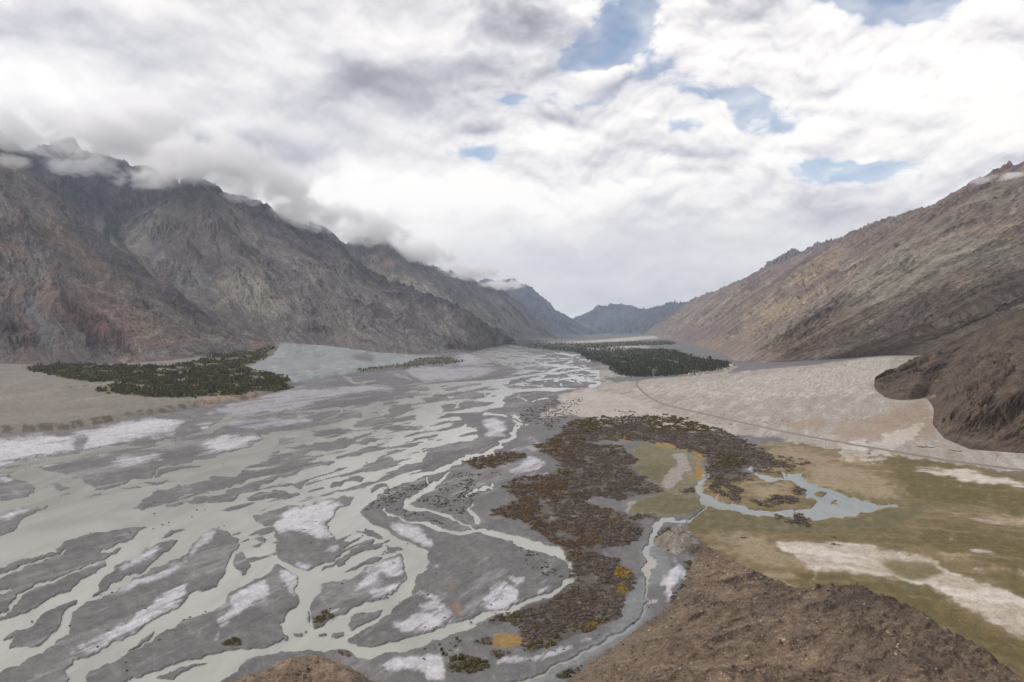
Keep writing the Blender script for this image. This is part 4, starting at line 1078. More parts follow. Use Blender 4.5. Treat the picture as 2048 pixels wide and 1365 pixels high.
def mound(name, px, py, rx, ry, h, seed, pal, label, rot=0.0, n=150):
    c = at(px, py)
    a = np.linspace(0, 2 * math.pi, n)[None, :]; r = np.linspace(0, 1, n // 2)[:, None]
    lx = np.cos(a) * r * rx; ly_ = np.sin(a) * r * ry
    x = c[0] + lx * math.cos(rot) - ly_ * math.sin(rot); y = c[1] + lx * math.sin(rot) + ly_ * math.cos(rot)
    k = min(rx, ry)
    rr = r + 0.16 * fbm(x / k * 1.4, y / k * 1.4, 3, seed)
    z = h * (1 - sstep(rr, 0.30, 0.97) ** 1.3) + min(h, 11) * 0.30 * (ridged(x / k * 1.8, y / k * 1.8, 4, seed + 1) - 0.5) * (1 - sstep(r, 0.6, 1)) + h * 0.10 * fbm(x / k * 7, y / k * 7, 3, seed + 5)
    z = c[2] + z - 1.2 * sstep(r, 0.9, 1.0)
    p1 = fbm(x / k * 2.2, y / k * 2.2, 5, seed + 2); p2 = fbm(x / k * 6, y / k * 6, 4, seed + 3)
    Cc = np.zeros(z.shape + (3,)) + lin(pal['base'])
    for cc, m in ((pal['alt'], sstep(p1, 0, 0.4)), (pal['rock'], sstep(-p1 + 0.4 * p2, 0.1, 0.45)), (pal['light'], sstep(p2, 0.25, 0.55) * 0.6)):
        Cc = Cc * (1 - m[..., None]) + lin(cc) * m[..., None]
    me_ = grid_mesh(name, x + 0 * z, y + 0 * z, z, np.clip(Cc / 0.8, 0.01, 0.8))
    if me_.polygons[len(me_.polygons) // 2].normal.z < 0:
        me_.flip_normals()
    return add(name, me_, m_near, 'structure', label, 'hill')


PAL_M = dict(base=(108, 103, 94), alt=(122, 117, 108), rock=(84, 80, 76), light=(138, 132, 122))
mound('rock_mound', 1362, 1092, 26, 36, 11, 121, PAL_M, 'small grey rocky mound between the stream and the brown hill')
mound('knoll', 588, 1420, 56, 44, 17, 131, dict(base=(106, 92, 78), alt=(116, 100, 82), rock=(92, 80, 70), light=(128, 112, 88)), 'rounded brown knoll cut off by the bottom edge', 0, 220)


# ------------------------------------------------------------------ air
bm_v = [(-26000, 100, -60), (26000, 100, -60), (26000, 40000, -60), (-26000, 40000, -60)]
hz = bpy.data.meshes.new('haze')
vs = [(-26000, -500, -80), (26000, -500, -80), (26000, 37000, -80), (-26000, 37000, -80)]
vs = vs + [(x, y, 3500) for x, y, z in vs]
hz.from_pydata(vs, [], [(3, 2, 1, 0), (4, 5, 6, 7), (0, 1, 5, 4), (1, 2, 6, 5), (2, 3, 7, 6), (3, 0, 4, 7)])
mh, t = mat_new('valley_air')
pv = t.n('ShaderNodeVolumePrincipled', {'Color': (0.70, 0.83, 1.0, 1), 'Density': 1.6e-5, 'Anisotropy': 0.2})
t.n('ShaderNodeOutputMaterial', {1: pv.outputs[0]})
add('haze', hz, mh, 'stuff', 'thin blue air filling the valley', 'haze')

#@@END_MOUNT
# ------------------------------------------------------------------ plants
def leaf_material(name, rough=0.85):
    m, t = mat_new(name)
    col = t.n('ShaderNodeAttribute', attribute_name='Col').outputs['Color']
    pos = t.n('ShaderNodeNewGeometry').outputs['Position']
    a = t.noise(pos, 1.1, 3, 0.6).outputs[0]
    c = t.vec('SCALE', col)
    t.t.links.new(t.remap(a, 0.3, 0.7, 0.72, 1.28, False), c.node.inputs['Scale'])
    p = t.n('ShaderNodeBsdfPrincipled', {'Base Color': c, 'Roughness': rough, 'Specular IOR Level': 0.15})
    t.n('ShaderNodeOutputMaterial', {0: p.outputs[0]})
    return m


m_leaf = leaf_material('leaves_and_twigs')


def bush_shape(seed, n=150, tall=0.75, lumps=8, face=0.15):
    """leaf clumps over a few lumps: (n,4,3) quads in a unit bush, base at z=0"""
    rg = np.random.default_rng(seed)
    c = np.stack([rg.uniform(-0.55, 0.55, lumps), rg.uniform(-0.55, 0.55, lumps), rg.uniform(0.18, 0.5, lumps) * tall], 1)
    c[0] = (0, 0, 0.45 * tall)
    r = rg.uniform(0.30, 0.52, lumps)
    k = rg.integers(0, lumps, n)
    d = rg.normal(size=(n, 3)); d[:, 2] = np.abs(d[:, 2]) * 0.9 - 0.15
    d /= np.linalg.norm(d, axis=1)[:, None]
    p = c[k] + d * (r[k] * rg.uniform(0.72, 1.08, n))[:, None] * np.array([1, 1, tall])
    p[:, 2] = np.maximum(p[:, 2], 0.05)
    nrm = d + rg.normal(size=(n, 3)) * 0.22
    nrm /= np.linalg.norm(nrm, axis=1)[:, None]
    a = np.cross(nrm, rg.normal(size=(n, 3))); a /= np.linalg.norm(a, axis=1)[:, None]
    b = np.cross(nrm, a)
    s = face * rg.uniform(0.55, 1.25, n)[:, None]
    t = rg.uniform(0.5, 1.0, n)[:, None]
    q = np.stack([p - a * s, p - b * s * t, p + a * s * 0.9, p + b * s * t], 1)
    q[..., 2] = np.maximum(q[..., 2], -0.02)
    tone_ = rg.uniform(0.88, 1.12, n)
    return q, tone_


def tree_shape(seed, n=44, slim=0.22):
    """tall poplar-like crown on a tapered trunk, unit height"""
    rg = np.random.default_rng(seed)
    z = rg.beta(1.5, 1.5, n) * 0.86 + 0.12
    w_ = slim * np.sin(np.clip((z - 0.08) / 0.94, 0, 1) * math.pi) ** 0.6
    a = rg.uniform(0, 2 * math.pi, n); r = w_ * np.sqrt(rg.uniform(0.15, 1, n))
    p = np.stack([np.cos(a) * r, np.sin(a) * r, z], 1)
    nrm = np.stack([np.cos(a), np.sin(a), rg.uniform(0, 0.9, n)], 1) + rg.normal(size=(n, 3)) * 0.4
    nrm /= np.linalg.norm(nrm, axis=1)[:, None]
    e1 = np.cross(nrm, rg.normal(size=(n, 3))); e1 /= np.linalg.norm(e1, axis=1)[:, None]
    e2 = np.cross(nrm, e1)
    s = (slim * 0.42 * rg.uniform(0.6, 1.3, n))[:, None]
    q = np.stack([p - e1 * s, p - e2 * s, p + e1 * s, p + e2 * s * 1.3], 1)
    tr = []
    for k in range(5):
        t0, t1 = 2 * math.pi * k / 5, 2 * math.pi * (k + 1) / 5
        tr.append([(0.022 * math.cos(t0), 0.022 * math.sin(t0), -0.03), (0.022 * math.cos(t1), 0.022 * math.sin(t1), -0.03), (0.006 * math.cos(t1), 0.006 * math.sin(t1), 0.7), (0.006 * math.cos(t0), 0.006 * math.sin(t0), 0.7)])
    return np.concatenate([q, np.array(tr)]), np.concatenate([rg.uniform(0.75, 1.25, n), np.full(5, 0.9)])


def quads_mesh(name, q, col):
    me_ = bpy.data.meshes.new(name)
    n = len(q)
    me_.vertices.add(n * 4); me_.vertices.foreach_set('co', q.reshape(-1).astype(np.float32))
    me_.loops.add(n * 4); me_.loops.foreach_set('vertex_index', np.arange(n * 4, dtype=np.int32))
    me_.polygons.add(n); me_.polygons.foreach_set('loop_start', np.arange(0, n * 4, 4, dtype=np.int32))
    me_.update(calc_edges=True)
    a = me_.color_attributes.new('Col', 'FLOAT_COLOR', 'POINT')
    c = np.repeat(col, 4, 0)
    a.data.foreach_set('color', np.concatenate([c, np.ones((len(c), 1))], 1).astype(np.float32).ravel())
    return me_


def merged(name, shapes, pos, size, cols, hs=None):
    rg = np.random.default_rng(len(pos) + 5)
    k = rg.integers(0, len(shapes), len(pos)); an = rg.uniform(0, 2 * math.pi, len(pos))
    qs = []; cs = []
    for s in range(len(shapes)):
        i = np.nonzero(k == s)[0]
        if not len(i):
            continue
        q, tn = shapes[s]
        c_, s_ = np.cos(an[i])[:, None, None], np.sin(an[i])[:, None, None]
        hz_ = (size if hs is None else hs)[i]
        x = (q[None, ..., 0] * c_ - q[None, ..., 1] * s_) * size[i][:, None, None] + pos[i, 0][:, None, None]
        y = (q[None, ..., 0] * s_ + q[None, ..., 1] * c_) * size[i][:, None, None] + pos[i, 1][:, None, None]
        z = q[None, ..., 2] * hz_[:, None, None] + pos[i, 2][:, None, None]
        qs.append(np.stack([x, y, z], -1).reshape(-1, 4, 3))
        cs.append((cols[i][:, None, :] * tn[None, :, None]).reshape(-1, 3))
    return quads_mesh(name, np.concatenate(qs), np.concatenate(cs))


def scatter(mask, y0, y1, spacing, keep=0.5, seed=3, jitter=0.5):
    """jittered planting inside a surveyed area, spacing in metres as a function of distance"""
    rg = np.random.default_rng(seed)
    P_ = []
    y = y0
    while y < y1:
        s = spacing(y)
        x = np.arange((X0 + 40 - CX) / F * y, (X1 - 40 - CX) / F * y, s)
        x = x + rg.uniform(-jitter, jitter, len(x)) * s
        yy = y + rg.uniform(-jitter, jitter, len(x)) * s
        P_.append(np.stack([x, yy], 1))
        y += s
    P_ = np.concatenate(P_)
    px = px_of(P_[:, 0], P_[:, 1]); v = chart_of_y(P_[:, 1])
    m = sample(mask, px + 3 * fbm(P_[:, 0] / 8, P_[:, 1] / 8, 2, 4) + 20 * fbm(P_[:, 0] / 22, P_[:, 1] / 30, 3, 14), v + 11 * np.clip((v - 690) / 300, 0.03, 1) * fbm(P_[:, 0] / 22 + 5, P_[:, 1] / 30, 3, 15) + 1.5 * fbm(P_[:, 0] / 8 + 9, P_[:, 1] / 8, 2, 4))
    k = m > np.clip(keep + 0.15 * rg.normal(size=len(m)), 0.3, 1)
    P_ = P_[k]
    return P_, px[k], v[k]


wat_m = np.maximum(m_water, 0)
mt = fill(THICKET, soft=1.2) * (1 - np.clip(wat_m * 1.5, 0, 1))
z_rust = fill(parse("J 380,265 470,205 580,230 600,330 480,365 420,330 / 240,440 400,395 530,420 580,500 480,560 420,600 560,640 710,660 700,745 600,770 480,740 330,640 170,600 180,560 / 40,290 380,290 380,380 40,380 / 620,1120 760,1080 780,1110 640,1160 / D 560,690 700,690 700,760 560,760 / 650,850 960,800 960,870"), soft=8)
z_olive = fill(parse("J 540,150 700,120 780,165 620,215 / 880,110 1060,125 1240,170 1200,205 1000,195 900,170 / 1240,300 1400,320 1360,375 1230,355 / 130,1110 340,1040 260,1110 190,1150 / 0,1250 190,1250 190,1350 0,1350 / 330,1210 620,1120 560,1190 400,1250 / 460,380 560,360 560,400 480,410 / 840,1200 970,1120 970,1200 870,1220 / 1090,800 1150,830 1140,890 1090,860 / 480,1365 600,1300 560,1365 / 850,840 990,640 1060,640 980,720 / D 690,560 880,560 880,690 690,690 / -40,760 160,760 160,860 -40,860"), soft=5)
z_gold = fill(parse("J 765,835 855,835 835,895 775,885 / 775,915 835,915 825,975 785,965 / 745,585 785,585 775,615 745,610 / 600,1120 680,1090 690,1120 620,1140"), soft=3)
tp, tpx, tv = scatter(mt, 330, 2000, lambda y: 2.25 * max(1.0, (y / 520)) ** 0.85, 0.5, 3)
# thin spots inside the thicket
th = fbm(tp[:, 0] / 26, tp[:, 1] / 40, 4, 201)
kk = th > -0.24 + 0.1 * rng.normal(size=len(th))
tp, tpx, tv, th = tp[kk], tpx[kk], tv[kk], th[kk]
rgb_grey = np.array([lin((104, 92, 83)), lin((95, 86, 80)), lin((112, 99, 86)), lin((88, 81, 76))])
rgb_rust = np.array([lin((104, 84, 64)), lin((97, 79, 60)), lin((92, 77, 63)), lin((112, 92, 70))])
rgb_olive = np.array([lin((82, 78, 50)), lin((92, 82, 50)), lin((72, 72, 46)), lin((100, 80, 50))])
rgb_gold = np.array([lin((150, 122, 50)), lin((136, 112, 52)), lin((120, 104, 54))])


def zone_of(px, v, xy):
    n = 0.35 * fbm(xy[:, 0] / 14, xy[:, 1] / 20, 3, 77) + 0.12 * rng.normal(size=len(px))
    z = np.zeros(len(px), int)
    z[sample(z_rust, px, v) + n > 0.5] = 1
    z[sample(z_olive, px, v) + n > 0.5] = 2
    z[sample(z_gold, px, v) + 0.5 * n > 0.5] = 3
    # a sprinkling of other colours everywhere
    r = rng.uniform(size=len(px))
    z[(r < 0.07) & (z == 0)] = 1
    z[(r > 0.965) & (z == 0)] = 2
    z[(r < 0.2) & (z == 1)] = 0
    return z


tz = zone_of(tpx, tv, tp)
pal4 = [rgb_grey, rgb_rust, rgb_olive, rgb_gold]
tcol = np.array([pal4[a][rng.integers(0, len(pal4[a]))] for a in tz]) * rng.uniform(0.88, 1.12, len(tz))[:, None] / 0.85
tsz = np.clip(np.exp(rng.normal(0.38, 0.42, len(tz))), 0.6, 3.4) * np.maximum(1, tp[:, 1] / 560) ** 0.6 * (1 + 0.35 * np.clip(th, -0.5, 0.6))
tpos = np.concatenate([tp, ground_z(tp[:, 0], tp[:, 1])[:, None] + 0.55], 1)
# shrubs standing on the foot of the brown hill must not be under its skin: those under it are dropped later by eye

SHAPES = [bush_shape(300 + i, 150, 0.62 + 0.10 * (i % 3), 8) for i in range(6)]
ZN = ['grey', 'rust', 'olive', 'gold']
WORDS = {0: 'grey brown leafless', 1: 'rust brown', 2: 'olive green', 3: 'yellow leaved'}
app = tsz / tp[:, 1]
inframe = (tpx > -5) & (tpx < 2053) & (tv < 1372)
order = np.argsort(-np.where(inframe, app, 0))
indiv = order[:232]
rest = np.setdiff1d(np.arange(len(tp)), indiv)
proto = {}
for z in range(4):
    for i in range(3):
        q, tn = SHAPES[(z + i * 2) % 6]
        cc = pal4[z][i % len(pal4[z])] / 0.85
        proto[(z, i)] = quads_mesh('shrub', q, cc[None, :] * tn[:, None])
        proto[(z, i)].materials.append(m_leaf)


def place(px, v):
    if px < 880 and v > 1260:
        return 'by the river shore beside the knoll', 'shrubs by the knoll'
    if px < 870:
        return 'in the small clump on a river bar', 'shrubs in clumps on the bars'
    if px < 990 and v > 1220:
        return 'in the open clumps near the bottom edge', 'shrubs in the open clumps'
    if px > 1235 and v > 1080:
        return 'in the strip along the foot of the brown hill', 'shrubs along the hill foot'
    if v > 1235:
        return 'at the lower tip of the thicket', 'shrubs at the lower tip of the thicket'
    return 'in the thicket along the outer river bend', 'shrubs in the thicket by the river bend'


def shrub(mesh, pos, size, label, cat, group, name='shrub'):
    o = bpy.data.objects.new(name, mesh)
    COL.objects.link(o)
    o.location = pos
    o.rotation_euler = (0, 0, random.uniform(0, 6.28))
    o.scale = (size, size * random.uniform(0.85, 1.15), size * random.uniform(0.85, 1.1))
    o['label'] = label; o['category'] = cat; o['group'] = group
    return o


for i in indiv:
    where, grp = place(tpx[i], tv[i])
    z = int(tz[i])
    shrub(proto[(z, random.randrange(3))], tpos[i], tsz[i], f'{WORDS[z]} shrub {where}', 'shrub', f'{WORDS[z]} {grp}')
add('shrubland', merged('shrubland', SHAPES, tpos[rest], tsz[rest], tcol[rest]), m_leaf, 'stuff', 'dense brown and grey riverside thicket reading as one mass', 'shrubland')

# sparse scrub on the gravel
sp, spx, sv = scatter(fill(SPARSE, soft=2) * (1 - np.clip(wat_m * 2, 0, 1)), 380, 2600, lambda y: 3.6 * max(1.0, y / 700), 0.5, 8)
k2 = (fbm(sp[:, 0] / 22, sp[:, 1] / 30, 3, 88) + 0.25 * rng.normal(size=len(sp))) > 0.06
sp, spx, sv = sp[k2], spx[k2], sv[k2]
scol = np.array([pal4[rng.choice([0, 0, 2, 1])][0] for _ in sp]) * rng.uniform(0.75, 1.1, len(sp))[:, None] / 0.85
add('scrub', merged('scrub', [bush_shape(330 + i, 40, 0.5, 4, 0.36) for i in range(4)], np.concatenate([sp, ground_z(sp[:, 0], sp[:, 1])[:, None] + 0.7], 1),
                    rng.uniform(0.8, 2.3, len(sp)) * np.maximum(1, sp[:, 1] / 800) ** 0.7, scol), m_leaf, 'stuff', 'low sparse scrub dotted over the grey gravel', 'scrub')

# lone shrubs on the pale fan, tussocks on the bars
lone = [shrub_px for shrub_px in parse("""P 1352,802 1363,808 1378,803 1392,812 1399,822 1408,808 1421,815 1431,826 1442,818 1447,832 1455,812 1463,824 1471,818 1479,806 1485,829 1396,835 1412,841 1429,844 1440,850 1463,851 1476,845 1503,802 1515,833
1521,841 1531,846 1536,848 1544,845 1549,842 1553,849 1566,843 1577,846 1510,795 1490,838 1370,795 1345,812 1385,797 1450,800""")][0]
pm = proto[(0, 1)]
for px, py in lone:
    p = at(px, py)
    shrub(pm, p, random.uniform(1.8, 3.2), 'small dark shrub alone on the pale gravel fan', 'shrub', 'lone shrubs on the pale fan')
for px, py in parse("P 1838,895 1843,896 1848,897 1853,896 1858,897 1863,898 1868,898")[0]:
    shrub(pm, at(px, py), 3.0, 'dark shrub in the first short row on the fan below the right hill', 'shrub', 'first row of shrubs on the fan')
for px, py in parse("P 1905,903 1911,904 1917,905 1923,905")[0]:
    shrub(pm, at(px, py), 3.0, 'dark shrub in the second shorter row on the fan below the right hill', 'shrub', 'second row of shrubs on the fan')
for px, py in parse("K 462,676 452,676 474,677 885,672 898,674 892,708 905,710 920,712 935,711 78,518 88,520 575,606 338,602")[0]:
    shrub(proto[(2, 0)], at(px, py), random.uniform(1.5, 2.6), 'small olive shrub growing alone on the meadow', 'shrub', 'lone shrubs on the meadow')
tm = {}
for i in range(2):
    q, tn = bush_shape(360 + i, 46, 0.5, 4, 0.34)
    tm[i] = quads_mesh('tussock', q, (lin((74, 68, 62)) / 0.85)[None, :] * tn[:, None])
    tm[i].materials.append(m_leaf)
TUSS = parse("""C 700,1025 720,970 530,937 640,915 725,900 815,910 745,850 680,965 655,1030 780,735 720,705 585,735 870,690 1120,965 1230,1065 1130,1065 1210,1000 1490,1030 1640,940 1620,945 1320,840 1540,1005 1160,360 1630,265 1510,300
A 1250,780 1605,752 1670,746 1560,808 1320,872 1370,858 1245,908 1780,895 1825,883 725,937 1050,937 1250,690 1390,595 1660,665 1760,315 1820,370
B 1190,105 1160,245 1130,340 905,390 810,410 1270,222 1175,635 775,850 865,705 1170,528 350,605 235,635 130,170 740,205 710,235 545,668 1490,620 1545,598 1670,550 1010,975 1015,1045 1290,790
D 1370,148 1160,290 920,315 950,320 460,350 850,530 1215,220 1330,435 1425,475 1570,495 1640,680 1700,690 1730,680 1800,600 2020,640 1730,235 1900,140 2020,230 1660,410 1230,800
H 370,700 455,540 570,460 540,560 630,510 700,395 760,350 840,220 790,240 1010,310 1060,290 960,200 1000,265 950,970 1070,945 1140,930 860,1020 600,1070 640,1095 1710,710 1860,690 1810,700 1530,795 1430,805 1840,580""")[0]
for px, py in TUSS:
    p = at(px, py)
    shrub(tm[random.randrange(2)], p + np.array([0, 0, 0.55]), random.uniform(0.7, 1.5) * max(1, p[1] / 700), 'small dark tussock on a grey river bar', 'tussock', 'tussocks on the river bars', 'tussock')

# ------------------------------------------------------------------ groves of the two villages
TREES = [tree_shape(400 + i, 44, 0.17 + 0.05 * (i % 3)) for i in range(5)] + [(lambda q: (q[0] * np.array([0.62, 0.62, 0.9]), q[1]))(bush_shape(420 + i, 44, 0.95, 5, 0.34)) for i in range(3)]


def grove(name, polys, y0, y1, spacing, cols, hmin, hmax, seed, label, n_ind, ilabel, igroup):
    m = fill(polys, soft=0.7, lift=True)
    p, px, v = scatter(m, y0, y1, spacing, 0.5, seed)
    k = fbm(px / 38, v / 5.0, 4, seed + 60) > (-0.14 if name == 'village_grove' else -0.30)
    p, px, v = p[k], px[k], v[k]
    z = ground_z(p[:, 0], p[:, 1]) - 0.2
    h = rng.uniform(hmin, hmax, len(p)) * (1 + 0.9 * (rng.uniform(size=len(p)) < 0.12))
    cc = np.array(cols)[rng.integers(0, len(cols), len(p))] * rng.uniform(0.75, 1.2, len(p))[:, None]
    pos = np.concatenate([p, z[:, None]], 1)
    app_ = np.where((px > 0) & (px < 2048), h / p[:, 1], 0)
    o = np.argsort(-app_)
    ind, rst = o[:n_ind], o[n_ind:]
    add(name, merged(name, TREES, pos[rst], h[rst] * 0.95, cc[rst], h[rst]), m_leaf, 'stuff', label, 'grove')
    pr = []
    for i in range(4):
        q, tn = TREES[i]
        me_ = quads_mesh('poplar_tree', q, np.array(cols)[i % len(cols)][None, :] * tn[:, None])
        me_.materials.append(m_leaf)
        pr.append(me_)
    for i in ind:
        ob = bpy.data.objects.new('poplar_tree', pr[random.randrange(4)])
        COL.objects.link(ob)
        ob.location = pos[i]; ob.scale = (h[i] * 0.95, h[i] * 0.95, h[i]); ob.rotation_euler = (0, 0, random.uniform(0, 6.28))
        ob['label'] = ilabel; ob['category'] = 'tree'; ob['group'] = igroup
    print(name, len(p))


gl = [lin(c) / 0.85 for c in ((76, 75, 50), (88, 83, 52), (66, 68, 50), (98, 89, 58), (60, 64, 51))]
gr = [lin(c) / 0.85 for c in ((62, 66, 54), (72, 73, 56), (56, 62, 56), (82, 79, 58))]
grove('village_grove', GROVE_L, 1600, 7000, lambda y: 8.5 * max(1, y / 2400) ** 1.2, gl, 6, 11, 31, 'dark green grove round the left village under the scree slope', 110,
      'tall slim poplar standing out of the left village grove', 'poplars of the left village')
grove('valley_wood', GROVE_R, 2400, 15000, lambda y: 12 * max(1, y / 3000) ** 1.25, gr, 7, 13, 32, 'dark wood on the valley floor right of the river', 90,
      'tall poplar at the near side of the dark valley wood', 'poplars of the valley wood')
grove('shore_grove', GROVE_S, 2600, 9000, lambda y: 15 * max(1, y / 3000) ** 1.2, [lin((84, 82, 58)) / 0.85, lin((96, 90, 64)) / 0.85], 5, 9, 33, 'thin olive grove on the far left shore under the cliff', 12,
      'poplar in the thin grove on the far left shore', 'poplars of the far left shore')


# ------------------------------------------------------------------ houses
def box(bm_, x0, x1, y0, y1, z0, z1):
    v = [(x0, y0, z0), (x1, y0, z0), (x1, y1, z0), (x0, y1, z0), (x0, y0, z1), (x1, y0, z1), (x1, y1, z1), (x0, y1, z1)]
    k = len(bm_[0])
    bm_[0].extend(v)
    bm_[1].extend([tuple(k + i for i in f) for f in ((3, 2, 1, 0), (4, 5, 6, 7), (0, 1, 5, 4), (1, 2, 6, 5), (2, 3, 7, 6), (3, 0, 4, 7))])


def boxes(name, lst, mat):
    b = ([], [])
    for a in lst:
        box(b, *a)
    me_ = bpy.data.meshes.new(name)
    me_.from_pydata(b[0], [], b[1])
    me_.materials.append(mat)
    return me_


def plain_mat(name, c, rough=0.9, sc_=1.2):
    m, t = mat_new(name)
    pos = t.n('ShaderNodeNewGeometry').outputs['Position']
    n = t.noise(pos, sc_, 4, 0.6).outputs[0]
    cc = t.mix(t.remap(n, 0.3, 0.7), tuple(lin(c) * 0.8), tuple(lin(c)))
    p = t.n('ShaderNodeBsdfPrincipled', {'Base Color': cc, 'Roughness': rough})
    t.n('ShaderNodeOutputMaterial', {0: p.outputs[0]})
    return m


m_wall = plain_mat('whitewash', (214, 208, 198)); m_roof = plain_mat('mud_roof', (150, 138, 124)); m_win = plain_mat('dark_window', (52, 48, 46), 0.4); m_wood = plain_mat('painted_wood', (96, 72, 52))
HM = {'wall': boxes('wall', [(-6, 6, -4, 4, 0, 4.6)], m_wall),
      'roof': boxes('roof', [(-6.4, 6.4, -4.4, 4.4, 4.6, 4.95), (-6.4, 6.4, -4.4, -4.1, 4.95, 5.3), (-6.4, 6.4, 4.1, 4.4, 4.95, 5.3)], m_roof),
      'door': boxes('door', [(-0.6, 0.6, -4.12, -3.98, 0, 2.2)], m_wood),
      'window': [boxes('window', [(x, x + 1.5, -4.12, -3.98, 1.6, 3.0)], m_win) for x in (-4.6, 3.1)]}


def house(px, py, s, rz, label, group):
    p = at(px, py)
    e = bpy.data.objects.new('house', None)
    COL.objects.link(e)
    e.location = p - np.array([0, 0, 0.2]); e.rotation_euler = (0, 0, rz); e.scale = (s, s, s)
    e['label'] = label; e['category'] = 'house'; e['group'] = group
    for k in ('wall', 'roof', 'door'):
        o = bpy.data.objects.new(k, HM[k]); COL.objects.link(o); o.parent = e
    for wm in HM['window']:
        o = bpy.data.objects.new('window', wm); COL.objects.link(o); o.parent = e


for px, py in parse("P 134,778 141,778 148,777")[0]:
    house(px, py, random.uniform(1.2, 1.5), random.uniform(-0.4, 0.4), 'white house on bare ground just left of the left village grove', 'white houses left of the grove')
for px, py in parse("P 170,775 222,762 230,763 237,769 247,769 258,771 268,773 281,774 291,775")[0]:
    house(px, py, random.uniform(1.2, 1.6), random.uniform(-0.5, 0.5), 'white flat roofed house in the gap of the left village grove', 'white houses in the left grove')
for px, py in parse("P 323,741 330,742 338,742 346,743 350,744")[0]:
    house(px, py, random.uniform(1.4, 1.9), random.uniform(-0.4, 0.4), 'white house in the row at the upper edge of the left grove', 'white houses above the left grove')
for px, py in parse("P 1382,750 1390,749 1398,750 1404,748 1412,749 1418,747 1424,748 1432,746 1440,745 1447,743 1454,741 1460,739")[0]:
    house(px, py, random.uniform(1.4, 1.9), random.uniform(-0.6, 0.6), 'white house at the fan side edge of the dark valley wood', 'white houses beside the valley wood')
for px, py in parse("P 1336,722 1342,724 1348,722 1354,725")[0]:
    house(px, py, random.uniform(1.5, 1.9), random.uniform(-0.6, 0.6), 'white house in a clearing inside the dark valley wood', 'white houses inside the valley wood')

# ------------------------------------------------------------------ road and tracks
m_road = soil_material('packed_gravel_road', 0.8, 0.6, 0.05, 0.9)


def strip(name, txt, width, col, label, lift=0.35):
    pts = parse(txt)[0]
    t = np.concatenate([[0], np.cumsum(np.hypot(*np.diff(pts[:, :2], axis=0).T))])
    tt_ = np.linspace(0, t[-1], 400)
    px = np.interp(tt_, t, pts[:, 0]); py = np.interp(tt_, t, pts[:, 1])
    W3 = np.array([at(a, b) for a, b in zip(px, py)])
    for _ in range(6):
        W3[1:-1] = 0.25 * W3[:-2] + 0.5 * W3[1:-1] + 0.25 * W3[2:]
    d = np.gradient(W3[:, :2], axis=0); d /= np.linalg.norm(d, axis=1)[:, None] + 1e-9
    n = np.stack([-d[:, 1], d[:, 0]], 1)
    k = np.array([-1.6, -1.0, -0.5, 0, 0.5, 1.0, 1.6])[:, None]
    x = W3[None, :, 0] + n[None, :, 0] * k * width / 2; y = W3[None, :, 1] + n[None, :, 1] * k * width / 2
    z = ground_z(x, y) + np.where(np.abs(k) > 1.2, -1.0, lift + 2.0)
    c = np.zeros(x.shape + (3,)) + lin(col) / 0.85
    me_ = grid_mesh(name, x, y, z, c)
    if me_.polygons[len(me_.polygons) // 2].normal.z < 0:
        me_.flip_normals()
    return add(name, me_, m_road, 'structure', label, name)


strip('road', "P 1276,763 1270,768 1280,780 1300,797 1330,812 1380,823 1465,843 1540,860 1620,876 1697,890 1790,906 1900,925 2048,944 2300,975", 5.5, (112, 106, 100), 'narrow gravel road on a low bank crossing the foot of the fan')


# ------------------------------------------------------------------ loose stones on the brown hill
def stones(name, objs, n, seed, label):
    rg = np.random.default_rng(seed)
    dirs = np.array([(1, 0, 0), (0, 1, 0), (-1, 0, 0), (0, -1, 0), (0, 0, 1.0)])
    V_, F_, Cc = [], [], []
    for o, cnt in zip(objs, n):
        co_ = np.empty(len(o.data.vertices) * 3, np.float32); o.data.vertices.foreach_get('co', co_)
        co_ = co_.reshape(-1, 3)
        for i in rg.integers(0, len(co_), cnt):
            p = co_[i] + rg.normal(size=3) * (0.6, 0.6, 0)
            r = 0.22 * (1 + rg.pareto(2.2))
            r = min(r, 1.5)
            v = dirs * rg.uniform(0.6, 1.2, (5, 3)) * r + rg.normal(size=(5, 3)) * 0.18 * r
            a = rg.uniform(0, 6.28)
            v = np.stack([v[:, 0] * math.cos(a) - v[:, 1] * math.sin(a), v[:, 0] * math.sin(a) + v[:, 1] * math.cos(a), v[:, 2] * 0.8], 1) + p
            k = len(V_)
            V_.extend(v)
            F_.extend([(k, k + 1, k + 4), (k + 1, k + 2, k + 4), (k + 2, k + 3, k + 4), (k + 3, k, k + 4)])
            c = lin([(104, 88, 76), (120, 92, 76), (84, 74, 68), (138, 124, 106), (70, 62, 58)][rg.integers(0, 5)]) / 0.85
            Cc.extend([c] * 5)
    me_ = bpy.data.meshes.new(name)
    me_.from_pydata([tuple(v) for v in V_], [], F_)
    a = me_.color_attributes.new('Col', 'FLOAT_COLOR', 'POINT')
    a.data.foreach_set('color', np.concatenate([np.array(Cc), np.ones((len(Cc), 1))], 1).astype(np.float32).ravel())
    add(name, me_, m_near, 'stuff', label, 'stones')


stones('stones', [bpy.data.objects['hill'], bpy.data.objects['knoll'], bpy.data.objects['rock_mound']], (15000, 900, 400), 5, 'loose brown stones strewn over the near hill')


